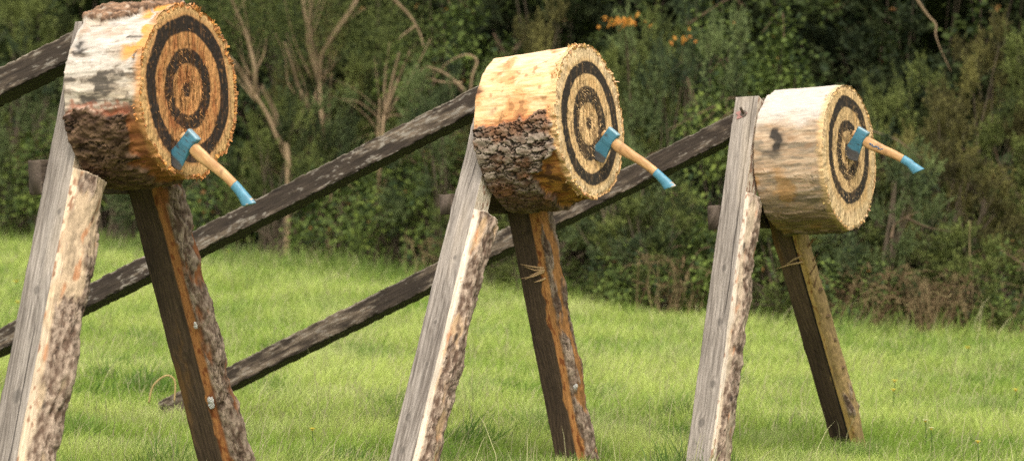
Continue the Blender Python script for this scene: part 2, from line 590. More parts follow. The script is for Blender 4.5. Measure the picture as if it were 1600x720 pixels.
        wood = mixc(wood, (.50, .455, .40), np.clip(sst(160, 138, deg + 12 * n1) * sst(10, 50, deg), 0, 1) * .8)
        stain = 1.7 * fbm(stack(X * Lx * 10 + 1.2 * e1, cs * 8, sn * 8) + 77, 5, .6)
        wood = mixc(wood, (.20, .155, .105), sst(-.12, .42, stain + .45 * n2) * sst(135, 165, deg) * .85)
        wood = mixc(wood, (.24, .12, .05), sst(.15, .6, n1 + .5 * stain) * sst(150, 175, deg) * .6)
        wood = mixc(wood, (.40, .22, .08), sst(.1, .4, n1) * sst(170, 205, deg) * .7)
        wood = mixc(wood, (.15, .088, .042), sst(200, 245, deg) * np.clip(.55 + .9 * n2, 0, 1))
        kn = 1.5 * np.exp(-(((Xw - .36) / .085) ** 2 + ((degw - 164) / 4.2) ** 2)) + .75 * np.exp(-(((Xw - .32) / .17) ** 2 + ((degw - 171) / 7) ** 2))
        wood = mixc(wood, (.02, .017, .014), np.clip(kn, 0, 1) * .95)
        edge = 0 * X
        bk = mixc((.10, .075, .04), (.16, .12, .06), .5 + flake)
    bk = mixc(bk, (.018, .013, .010), crack * .85)
    bk = bk * (1 + .5 * fine)[..., None]
    wood = mixc(wood, (.25, .07, .03), np.clip(edge, 0, 1) * .7)
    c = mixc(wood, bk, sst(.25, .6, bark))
    # yellow chopped band right behind the front lip
    c = mixc(c, np.array(TAN[k]) * 1.0, sst(1 - .035 / Lx, 1 - .008 / Lx, X + .04 * n3) * np.clip(sst(.1, -.1, bark - .6), 0, 1) * .8)
    me_faces = [grid_faces(nx, nt_, True)]
    # back disc
    nb = 24
    rb = np.linspace(1, 0.02, nb)[:, None]
    Vb = stack(0 * rb * th, rb * r[0][None, :] * np.cos(th), rb * r[0][None, :] * np.sin(th))
    cb = np.tile(np.array([.42, .33, .22]), (nb * nt_, 1)) * (1 + .4 * fbm(Vb.reshape(-1, 3) * 30, 2))[:, None]
    fb = grid_faces(nb, nt_, True)[:, ::-1] + nx * nt_
    Vb = Vb.reshape(-1, 3)
    Vb[:nt_] = V[0]
    centre = nx * nt_ + (nb - 1) * nt_ + np.arange(nt_)
    Vall = np.concatenate([V.reshape(-1, 3), Vb])
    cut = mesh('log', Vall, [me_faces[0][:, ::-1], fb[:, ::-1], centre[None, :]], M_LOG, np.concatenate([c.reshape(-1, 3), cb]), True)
    return cut


def target_face(t):
    k = t['seed']
    Lx = t['L']
    m, nr = 560, 150
    th = np.linspace(0, 2 * np.pi, m, endpoint=False)
    rho = np.linspace(0.012, 1, nr)[:, None]
    TH = np.broadcast_to(th, (nr, m))
    rr = rim_radius(th, k)[None, :]
    RR = rho * rr
    S, U = RR * np.cos(TH), RR * np.sin(TH)
    p = stack(S, U, 0 * S + k * 3.3)
    slit = fbm(stack(S * 120, U * 16, 0 * S) + k, 3)
    slit2 = fbm(stack(S * 55, U * 9, 0 * S) + k + 20, 3)
    n1 = fbm(p * 14, 4)
    n2 = fbm(p * 60, 3)
    d2 = np.hypot(S, U)
    chew = np.exp(-(d2 / .13) ** 2) + .5 * np.exp(-((S + .02) ** 2 + (U + .14) ** 2) / .08 ** 2)
    edge = sst(.86, 1, rho) * np.ones_like(S)
    H = .003 * slit + .002 * n2 - chew * (.004 + .006 * np.clip(slit2 + .2, 0, 1)) + edge * (.006 * (worley(stack(S * 60, U * 60, 0 * S) + k)[2] - .7) - .006 * sst(.94, 1, rho))
    V = stack(Lx + H, S, U)
    # ring pattern in black paint, centre a little off the log's centre
    (a0, a1), (b0, b1), dot, dv = RINGS[k]
    dS, dU = S, U - dv * .5 - .008
    rad = np.hypot(dS, dU) / .292
    rad = rad + .010 * n1 + .010 * n2 + .008 * slit + .030 * perlin(stack(S * 9, U * 9, 0 * S) + 5 * k) * sst(0, .1, rad)
    blackf = sst(a0 - .012, a0 + .012, rad) * sst(a1 + .012, a1 - .012, rad) + sst(b0 - .014, b0 + .014, rad) * sst(b1 + .014, b1 - .014, rad) + sst(dot + .015, dot - .01, rad)
    wear = sst(.20, .50, .7 * slit + .7 * n2 + .4 * n1) * .75 + .35 * chew * sst(0.08, .45, slit2 + .5 * n2)
    gr = np.random.default_rng(300 + k)
    gouge = np.zeros_like(S)
    cuts = [(t['axe'][0], t['axe'][1] - .012, .062, .009, 1.0)]
    for j in range(230):
        cuts.append((gr.normal(0, .10), gr.normal(-.01, .115), gr.uniform(.008, .032), gr.uniform(.0012, .0028), gr.uniform(.4, 1)))
    for j in range(46):
        cuts.append((gr.normal(0, .085), gr.normal(-.015, .10), gr.uniform(.022, .042), gr.uniform(.0025, .0045), gr.uniform(.6, 1)))
    for gs, gu, gl, gw, ga in cuts:
        tilt = gr.normal(0, .06)
        ds_ = S - gs - tilt * (U - gu)
        gouge = np.maximum(gouge, ga * np.exp(-(ds_ / gw) ** 2 - ((U - gu) / gl) ** 4))
    V[..., 0] -= .010 * gouge
    blackf = np.clip(blackf, 0, 1) * np.clip(1 - .65 * wear, 0, 1) * (1 - .35 * gouge)
    tan = np.array(TAN[k])
    c = mixc(tan * .60, tan * 1.25, np.clip(.58 + 1.3 * slit2 + .8 * n2, 0, 1))
    thn = fbm(stack(np.cos(TH) * 26, np.sin(TH) * 26, RR * 9), 3)
    rimc = np.array({1: (.50, .30, .13), 2: (.66, .48, .27), 3: (.60, .43, .23)}[k])
    c = mixc(c, rimc * np.clip(.95 + 1.3 * thn, .5, 1.3)[..., None], sst(.80, .90, rad) * .8)
    if k == 1:
        c = mixc(c, (.27, .085, .025), np.clip(sst(-.15, .4, slit2 + .8 * n1) * sst(.9, .5, rad) * .85, 0, 1))
        c = mixc(c, (.56, .34, .13), np.clip(sst(.84, .93, rad), 0, 1) * .6)
    elif k == 2:
        c = mixc(c, (.46, .25, .08), sst(0, .45, n1 + .5 * slit2) * .45)
    else:
        c = mixc(c, (.44, .24, .07), sst(.0, .45, n1 + .4 * slit2) * .5)
    c = mixc(c, (.09, .042, .016), sst(.18, .42, slit + .5 * n2) * .6)
    c = mixc(c, (.012, .011, .010), blackf * .97)
    c = mixc(c, (.055, .026, .012), np.clip(gouge * 1.2, 0, 1) * .8)
    i = np.arange(m)
    f = [grid_faces(nr, m, True), i[::-1][None, :]]
    return mesh('target_face', V, [f[0], f[1]], M_FACE, c, True)


def rim_fibres(t):
    """torn splinters round the rim and short chips standing on the face"""
    k = t['seed']
    r = np.random.default_rng(100 + k)
    mb = MB()
    n = {1: 1500, 2: 1100, 3: 550}[k]
    for j in range(n):
        th = r.uniform(0, 2 * np.pi)
        amp = 1.0
        if k == 1:
            amp = 1.0 + .8 * (math.cos(th) > .2) + .5 * (math.sin(th) > .7)
        elif k == 2:
            amp = .8 + .9 * (math.sin(th) > .55) + .3 * (math.sin(th) < -.8)
        else:
            amp = .75
        amp *= np.clip(.72 + 1.1 * float(perlin(np.array([[3 * math.cos(th), 3 * math.sin(th), k]]))[0]), .2, 1.25)
        if amp < {1: .75, 2: .75, 3: .6}[k] * r.uniform(.4, 1.3):
            continue
        rad = float(rim_radius(np.array([th]), k)[0])
        er = np.array([0, math.cos(th), math.sin(th)])
        et = np.array([0, -math.sin(th), math.cos(th)])
        base = np.array([t['L'] - r.uniform(.0, .03), 0, 0]) + er * (rad - .012)
        L = r.uniform(.006, .0135) * amp
        d = er * r.uniform(.3, 1) + np.array([r.uniform(-.5, 1.0), 0, 0]) + et * r.normal(0, .6)
        d /= np.linalg.norm(d)
        wv = np.cross(d, r.normal(size=3))
        wv /= np.linalg.norm(wv) + 1e-9
        w2 = np.cross(d, wv)
        a = r.uniform(.0022, .0060)
        b = a * r.uniform(.3, .8)
        tip = base + d * L
        V = [base + wv * a + w2 * b, base - wv * a + w2 * b, base - wv * a - w2 * b, base + wv * a - w2 * b,
             tip + wv * a * .7, tip - wv * a * .6, tip - w2 * b * .7 - d * .002]
        c = np.array(TAN[k]) * r.uniform(.7, 1.25) * np.array([1, r.uniform(.85, 1.08), r.uniform(.7, 1.1)])
        mb.add(V, [[(0, 1, 5, 4), (1, 2, 6, 5), (3, 0, 4, 6)], [(4, 5, 6), (2, 3, 6)]], c)
    for j in range(420):    # chips on the face
        s_, u_ = r.normal(0, .11), r.normal(-.02, .12)
        if math.hypot(s_, u_) > .27:
            continue
        base = np.array([t['L'] - .006, s_, u_])
        d = np.array([r.uniform(.3, 1), r.normal(0, .25), r.choice([-1, 1]) * r.uniform(.4, 1)])
        d /= np.linalg.norm(d)
        L = r.uniform(.008, .02)
        a = r.uniform(.0008, .002)
        wv = np.array([0, a, 0])
        c = np.array(TAN[k]) * r.uniform(.5, 1.3)
        tip = base + d * L
        V = [base + wv, base - wv, tip, base + np.array([a, 0, 0])]
        mb.add(V, [[(0, 1, 2), (1, 3, 2), (3, 0, 2)]], c)
    return mb.build('torn_fibres', M_FIBRE)


# ------------------------------------------------------------------ legs, brace, crossbar
def leg_mesh(t, which):
    """local frame: x = along the log axis, y = across, z = along the leg; the front of the sawn plank is x = 0"""
    k = t['seed']
    near = which == 'near'
    (s0, u0), (s1, u1) = t[which]
    zc = -t['B'][2]
    ds, du = s0 - s1, u0 - u1
    Ln = math.hypot(ds, du)
    ds, du = ds / Ln, du / Ln
    # leg origin on the ground
    cosu = t['u'][2]
    u_g = (0 - t['B'][2]) / cosu
    s_g = s1 + (u_g - u1) * ds / du
    ztop = ((t['top'] if near else (.10 if k != 2 else .02)) - u_g) / du
    zn = (t['notch'][0 if near else 1] - u_g) / du
    fw = t['flat'][0 if near else 1]
    bw = t['bark'][0 if near else 1]
    th = .05
    off = k * 5.3 + (0 if near else 2.7)
    # cross-section outline (x, y) with a kind: 0 sawn flat, 1 pale edge, 2 bark, 3 hidden sides
    nf, ne, na, nb = 44, 8, 50, 14
    flat = [(-fw + fw * i / (nf - 1), -th) for i in range(nf)]
    ew = min(.022, bw * .35)
    edge = [(ew * (i + 1) / ne, -th + .008 * (i + 1) / ne) for i in range(ne)]
    arc = []
    for i in range(na):
        a = math.pi * (i + 1) / (na + 1)
        arc.append((ew + (bw - ew) * math.sin(a) ** .8, (-th + .008) + (2 * th - .008) * (1 - math.cos(a)) / 2))
    back = [(0 - fw * i / (nb - 1), th) for i in range(nb)]
    side = [(-fw, th - 2 * th * (i + 1) / 9) for i in range(8)]
    prof = np.array(flat + edge + arc + back + side)
    kind = np.array([0] * nf + [1] * ne + [2] * na + [3] * (nb + 8))
    K = len(prof)
    zs = np.concatenate([np.linspace(-.20, zn, 310), [zn + .0006], np.linspace(zn + .006, ztop, 100)])
    above = np.arange(len(zs)) >= 310
    Z = np.repeat(zs[:, None], K, 1)
    X = np.repeat(prof[None, :, 0], len(zs), 0).copy()
    Y = np.repeat(prof[None, :, 1], len(zs), 0).copy()
    KD = np.repeat(kind[None], len(zs), 0)
    # the trunk swells a little towards the ground
    sw = 1 + {True: .10, False: .05}[near] * sst(zn, -.1, Z)
    X = np.where(X > 0, X * sw * (1 + .30 * perlin(stack(Z * 4, Y * 5, 0 * Z) + off) + .15 * perlin(stack(Z * 11, Y * 9, 0 * Z) + off)), X)
    X[above] = np.minimum(X[above], 0)
    slope = {1: .30, 2: .18, 3: .25}[k]
    lower = ~above
    zsh = slope * np.maximum(X, 0)
    Z[lower] = -.20 + (Z[lower] + .20) * (zn - zsh[lower] + .20) / (zn + .20)
    # bark relief
    isb = (KD == 2).astype(float) * (X > 0.002)
    q = stack(X * 30, Y * 30, Z * 13) + off
    q = q + .9 * stack(fbm(q, 4, .65), fbm(q + 9, 4, .65), fbm(q + 21, 4, .65)) * 1.6
    f1, f2, cid = worley(q)
    crack = (1 - sst(.015, .13, f2 - f1)) * sst(-.12, .2, fbm(q * .45 + 5, 2))
    terr = 2.0 * fbm(stack(X * 26, Y * 26, Z * 11) + off + 70, 5, .62) * 2.4
    tfl = np.floor(terr)
    terr = (tfl + sst(0, .35, terr - tfl)) / 4
    patch = fbm(stack(X * 16, Y * 16, Z * 4.5) + off + 30, 4)
    hasbark = isb * sst(-.05, .12, patch + {(1, True): .02, (2, True): .14, (3, True): -.02, (1, False): .03, (2, False): -.06, (3, False): -.45}[(k, near)] + {True: .22, False: .28}[near] * sst(zn - .1, zn - .9, Z))
    fine = fbm(stack(X * 70, Y * 70, Z * 30) + off, 3)
    X = X + .005 * fbm(stack(Z * 4, 0 * Z, np.sign(Y + X * .001)) + off + 12, 4, .6) - .006 * np.clip(3 * fbm(stack(Z * 9, 0 * Z, 0 * Z) + off + 55, 3) - .6, 0, 1) * (X < -fw + .004)
    d = hasbark * (.006 * (1 - .8 * crack) + .013 * terr) + isb * .003 * fine
    X = X + d * sst(0, .02, X)
    Y = Y + (d + isb * .003 * fine) * np.sign(Y) * .4
    # weathered ridges on the sawn face
    zz = Z
    gx = X * 62 + 5.5 * fbm(stack(X * 7, 0 * X, zz * 1.3) + off, 3)
    knots = {(1, True): [(.42, -.045, .03), (.78, -.05, .02), (1.05, -.02, .014)], (2, True): [(.30, -.06, .018), (.52, -.035, .012), (.70, -.045, .012), (.98, -.03, .012), (.16, -.05, .02)],
             (3, True): [(.36, -.03, .02), (.62, -.035, .022), (.85, -.05, .018), (.2, -.055, .024)]}.get((k, near), [(.5, -.05, .02), (.9, -.04, .02)])
    kd = 0 * X
    for kz, kx, kr in knots:
        kr = kr * .62
        rr = np.hypot((X - kx) / kr, (zz - kz) / (kr * 1.5))
        gx = gx + 1.6 * np.exp(-rr ** 2 / 2.2)
        kd = np.maximum(kd, sst(1.1, .6, rr * 1.0))
    g = np.abs(((gx * 1.0) % 1) - .5) * 2
    isf = (KD == 0) + (KD == 3)
    Y = Y + np.where(KD == 0, .0014 * (g - .5) + .0012 * fine, 0)
    low = fbm(stack(X * 8, 0 * X, zz * 1.3) + off, 3)
    # ---- colours
    if near:
        streak = fbm(stack(X * 140, 0 * X, zz * 5) + off, 4, .6)
        c = mixc((.125, .102, .082), (.295, .252, .21), np.clip(.34 + .42 * g ** .8 + 1.0 * low + 1.1 * streak, 0, 1))
        c = mixc(c, (.085, .07, .058), sst(.26, .5, streak + .5 * low) * .7)
        ck = np.abs(X + {1: .03, 2: .042, 3: .02}[k] + .012 * fbm(stack(0 * X, 0 * X, zz * 3) + off + 80, 4))
        c = mixc(c, (.035, .028, .023), sst(.0036, .0012, ck) * sst(-.15, .1, fbm(stack(0 * X, 0 * X, zz * 1.7) + off + 81, 2)))
        c = mixc(c, (.36, .28, .19), sst(.05, .5, low) * .35)
        c = mixc(c, (.10, .085, .07), kd * .75)
    else:
        c = mixc((.028, .018, .011), (.088, .056, .032), np.clip(.3 + .5 * g + 1.0 * low + .4 * fine, 0, 1))
        if k == 3:
            c = mixc(c, (.13, .085, .05), np.clip(.45 + 1.1 * low, 0, 1) * .75)
        c = mixc(c, (.14, .07, .02), sst(.22, .5, low + .2 * fine) * .7)
    fresh = {(1, True): (.52, .40, .27), (2, True): (.60, .50, .38), (3, True): (.50, .42, .32), (1, False): (.34, .145, .045), (2, False): (.37, .165, .05), (3, False): (.40, .26, .08)}[(k, near)]
    wob = fbm(stack(0 * X, 0 * X, Z * 5) + off + 44, 4, .6)
    ebl = sst(-.35, .35, X / ew - (1.0 + {(2, True): 1.2, (3, True): 1.5}.get((k, near), 3.2) * wob))
    intr = sst(-.006, .0, X - .045 * np.clip(-wob - .08, 0, 1) * -1) if not near else 0 * X
    pale = mixc(np.array(fresh) * .75, np.array(fresh) * 1.15, np.clip(.5 + 1.2 * low + .5 * fine, 0, 1))
    pale = mixc(pale, np.array(fresh) * np.array([.5, .35, .3]), sst(.1, .35, fine + .6 * low))
    c = mixc(c, pale, np.where(KD == 0, intr * .9, 0))
    bare = {(1, True): (.44, .32, .20), (2, True): (.47, .31, .17), (3, True): (.40, .31, .21), (1, False): (.27, .10, .035), (2, False): (.38, .175, .055), (3, False): (.36, .24, .10)}[(k, near)]
    bare = mixc(np.array(bare) * .6, np.array(bare) * 1.2, np.clip(.5 + .9 * fine + .8 * patch, 0, 1))
    if near:
        bare = mixc(bare, (.33, .12, .04), sst(.15, .42, fbm(stack(X * 30, Y * 30, Z * 9) + off + 3, 3)) * .7)
    barkc = mixc((.095, .058, .037), (.33, .245, .175), np.clip(.40 + 1.6 * fine + .9 * terr + .4 * (cid - .5), 0, 1))
    barkc = mixc(barkc, (.035, .022, .014), crack * .65)
    bc = mixc(bare, barkc, hasbark)
    if near:   # a few bored holes and dark scabs
        h1 = worley(stack(X * 22, Y * 22, Z * 9) + off + 60)
        bc = mixc(bc, (.03, .02, .014), sst(.22, .12, h1[0]) * (h1[2] > .5) * .9)
    if not near and k == 3:
        c = mixc(c, (.01, .008, .006), np.where(KD == 0, sst(-.012, -.004, X), 0))
    bc = mixc(pale, bc, ebl)
    c = np.where(((KD == 1) | (KD == 2))[..., None], bc, c)
    # fresh ledge of the notch
    led = (X > .001) & (Z > zn - .03) & (np.arange(len(zs))[:, None] >= 309)
    c = np.where(led[..., None], np.array(fresh) * .9, c)
    V = stack(X, Y, Z)
    n = len(zs)
    f = grid_faces(n, K, True)
    caps = [np.arange(K)[::-1][None, :], (np.arange(K) + (n - 1) * K)[None, :]]
    cm = c.copy()
    me = mesh('leg', V, [f] + caps, M_LEG, cm, True)
    me.materials.append(M_BARK)
    mi = np.zeros(len(me.polygons), np.int32)
    jj = np.arange(K)
    mi[:(n - 1) * K] = np.tile(((kind == 2) & (kind[(jj + 1) % K] == 2)).astype(np.int32), n - 1)
    me.polygons.foreach_set('material_index', mi)
    # matrix in the stand's tilted frame, moved so that y = -th is the traced face
    ys, yu = du, -ds
    zs_, zu_ = ds, du
    o_s, o_u = s_g + ys * th, u_g + yu * th
    Ml = Matrix(((1, 0, 0, 0), (0, ys, zs_, o_s), (0, yu, zu_, o_u), (0, 0, 0, 1)))
    t[which + '_fn'] = (Ml, fw, th, zn, bw)
    return me, Ml


def bar_mesh(name, Lb, w, h, seed, mat, style):
    """rough sawn bar: x along, y width, z height; origin at one end's centre"""
    nx = int(Lb / .005) + 2
    per = 30
    prof = []
    for (y0, z0), (y1, z1) in (((-1, -1), (1, -1)), ((1, -1), (1, 1)), ((1, 1), (-1, 1)), ((-1, 1), (-1, -1))):
        for i in range(per):
            f = i / per
            prof.append((y0 + (y1 - y0) * f, z0 + (z1 - z0) * f))
    prof = np.array(prof)
    rnd = (np.abs(prof[:, 0]) ** 14 + np.abs(prof[:, 1]) ** 14) ** (1 / 14)
    prof = prof / np.maximum(rnd, 1)[:, None] ** .25
    K = len(prof)
    xs = np.linspace(0, Lb, nx)
    X = np.repeat(xs[:, None], K, 1)
    Y = np.repeat(prof[None, :, 0] * w / 2, nx, 0)
    Z = np.repeat(prof[None, :, 1] * h / 2, nx, 0)
    p = stack(X, Y, Z)
    a = fbm(stack(X * 1.5, Y * 9, Z * 9) + seed, 3)
    b = fbm(stack(X * 9, Y * 60, Z * 60) + seed, 4)
    e = 1.5 * fbm(stack(X * 22, Y * 60, Z * 60) + seed + 8, 4, .65)
    patch = fbm(stack(X * 2.2, Y * 8, Z * 8) + seed + 19, 3)
    corner = sst(.75, 1, np.abs(prof[:, 0])) * sst(.75, 1, np.abs(prof[:, 1]))
    nick = corner[None] * .004 * np.clip(e * 3, -.4, 1)
    Y = Y * (1 - nick / (w / 2)) + .0015 * b * np.sign(Y)
    Z = Z * (1 - nick / (h / 2)) + .0015 * b * np.sign(Z) + .004 * perlin(stack(X * .7, 0 * X, 0 * X) + seed)
    if style == 'brace':
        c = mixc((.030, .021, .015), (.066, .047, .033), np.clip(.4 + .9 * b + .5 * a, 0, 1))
        c = mixc(c, mixc((.075, .054, .037), (.175, .13, .09), np.clip(.45 + 1.6 * b, 0, 1)), sst(-.16, .22, patch + .45 * b + .3 * e + {1: -.10, 2: -.20, 3: .02}[int(round(seed / 3.3))]))
        e2 = fbm(stack(X * 34, Y * 150, Z * 150) + seed + 5, 3)
        fleck = sst(.20, .40, .7 * b + .45 * e + .8 * e2 + .3 * patch)
        c = mixc(c, (.25, .215, .175), fleck * {1: .7, 2: .8, 3: .6}[int(round(seed / 3.3))])
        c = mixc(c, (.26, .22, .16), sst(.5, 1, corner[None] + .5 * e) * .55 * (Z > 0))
        under = prof[None, :, 1] < -.93  # underside coloured darker: its shade is painted in
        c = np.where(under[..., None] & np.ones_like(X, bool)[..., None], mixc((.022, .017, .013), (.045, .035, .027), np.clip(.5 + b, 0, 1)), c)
    else:
        c = mixc((.060, .043, .031), (.125, .092, .066), np.clip(.5 + b + .4 * a, 0, 1))
    V = stack(X, Y, Z)
    f = grid_faces(nx, K, True)
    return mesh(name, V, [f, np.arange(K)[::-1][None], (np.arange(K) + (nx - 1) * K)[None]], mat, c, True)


def splinter_mesh(seed, n, length, col, spread=.03):
    r = np.random.default_rng(seed)
    mb = MB()
    for i in range(n):
        b = np.array([r.normal(0, .006), 0, r.normal(0, spread)])
        d = np.array([-1, -.55 + r.normal(0, .15), r.normal(0, .28)])
        d /= np.linalg.norm(d)
        L = length * r.uniform(.55, 1.1)
        mid = b + d * L * .5 + np.array([0, 0, r.normal(0, .004)])
        mb.tube([b, mid, b + d * L], [.0045, .003, .0008], np.array(col) * r.uniform(.8, 1.2), 5)
    return mb.build('splinters', M_FIBRE)


def stand(t, label):
    k = t['seed']
    M = frame(t)
    n, s, u, B = t['n'], t['s'], t['u'], t['B']
    base = Matrix.Translation((B[0], B[1], 0))
    root = empty('target_stand', base, label, 'target stand', 'wooden A-frame target stands')
    Mi = base.inverted() @ M
    for which in ('near', 'far'):
        me, Ml = leg_mesh(t, which)
        o = obj('leg', me, root, Mi @ Ml)
        tag(o, 'weathered grey sawn leg with pale bark edge' if which == 'near' else 'dark sawn leg with orange inner wood and bark')
        t[which + '_leg'] = o
    # brace runs straight back from the apex to the ground
    nx_, ux_, sl = t['brace']
    d = np.array([-1.0, 0, sl])
    d /= np.linalg.norm(d)
    hgt, wid = .088, .13
    up = np.array([sl, 0, 1.0])
    up /= np.linalg.norm(up)
    top = np.array([nx_, t['bs'] + wid / 2, ux_]) - up * hgt / 2
    st = top - d * .15
    # length to the ground
    dw = n * d[0] + u * d[2]
    Pw = B + n * st[0] + s * st[1] + u * st[2]
    Lb = (Pw[2] + .03) / -dw[2]
    bm_ = bar_mesh('brace', Lb, wid, hgt, 3.3 * k, M_BRACE, 'brace')
    Mb = Matrix(((d[0], 0, up[0], st[0]), (0, 1, 0, st[1]), (d[2], 0, up[2], st[2]), (0, 0, 0, 1)))
    # keep a right-handed frame: x = d, z = up, y = z cross x
    yv = np.cross(up, d)
    for i in range(3):
        Mb[i][1] = yv[i]
    tag(obj('brace', bm_, root, Mi @ Mb), 'long dark brace with worn pale flecks')
    t['brace_foot'] = Pw + dw * Lb
    # crossbar behind the legs under the log
    cs0, cu0, cu1 = t['cb']
    Lc = .62
    cbm = bar_mesh('crossbar', Lc, .05, cu1 - cu0, 7.7 * k, M_BRACE, 'crossbar')
    Mc = Matrix(((0, -1, 0, -fwmax(t) - .028), (1, 0, 0, cs0), (0, 0, 1, (cu0 + cu1) / 2), (0, 0, 0, 1)))
    obj('crossbar', cbm, root, Mi @ Mc)
    # bolt through the near leg's head
    Ml, fw, th, zn, bw = t['near_fn']
    ztop = None
    mb = MB()
    mb.tube([(0, -.035, .01), (0, -.02, .004), (0, .0, 0), (0, .02, 0)], .0055, (.10, .075, .055), 8)
    mb.tube([(0, -.004, 0), (0, .002, 0)], .014, (.12, .09, .07), 12)
    bolt = mb.build('bolt', M_IRON)
    (s0, u0), (s1, u1) = t['near']
    du = (u0 - u1) / math.hypot(s0 - s1, u0 - u1)
    ug = -B[2] / u[2]
    zb = (t['top'] - .07 - ug) / du
    obj('bolt', bolt, root, Mi @ Ml @ Matrix.Translation((-.055, -th - .001, zb)))
    if k == 3:   # reddish stain of paint round the bolt
        mb = MB()
        a = np.linspace(0, 2 * np.pi, 18, endpoint=False)
        rr = .020 + .006 * np.sin(a * 3 + 1) + .004 * np.sin(a * 5)
        V = np.stack([rr * np.cos(a), 0 * a, rr * np.sin(a) * .8], 1)
        mb.add(np.concatenate([V, V + [0, .002, 0]]), [np.arange(18)[None], [(i, i + 18, (i + 1) % 18 + 18, (i + 1) % 18) for i in range(18)]], (.30, .15, .125))
        obj('paint_mark', mb.build('paint_mark', M_FIBRE), root, Mi @ Ml @ Matrix.Translation((-.067, -th - .0035, zb - .004)))
    # splinters on the far leg
    Ml, fw, th, zn, bw = t['far_fn']
    if k == 2:
        obj('splinters', splinter_mesh(31, 6, .085, (.50, .32, .16), .014), t['far_leg'], Matrix.Translation((.012, -th, zn - .27)))
    if k == 3:
        obj('splinters', splinter_mesh(33, 2, .13, (.45, .30, .14), .012), t['far_leg'], Matrix.Translation((.012, -th, zn - .14)))
        mb = MB()
        r = np.random.default_rng(8)
        for i, zz in enumerate((.2, .36, .50, .62, .75)):
            mb = MB()
            mb.tube([(bw * .8, -.01, zz), (bw + .004, -.012, zz + .006), (bw + .017, -.014, zz + .010)], [.013, .010, .005], (.20, .13, .07), 8, .12, i)
            obj('branch_stub', mb.build('branch_stub', M_TWIG), t['far_leg'], Matrix.Identity(4))
        mb = MB()
        for i in range(7):
            b = np.array([bw * .8, r.normal(0, .02), zn - .20 + r.normal(0, .06)])
            dd = np.array([r.uniform(.2, .9), -.2, r.uniform(.3, 1.2)])
            mb.tube([b, b + dd * .03, b + dd * .06 + [.01, 0, .01]], [.004, .003, .001], (.25, .14, .08), 5)
        obj('torn_bark', mb.build('torn_bark', M_TWIG), t['far_leg'], Matrix.Identity(4))
    return root


def fwmax(t):
    return max(t['flat'])


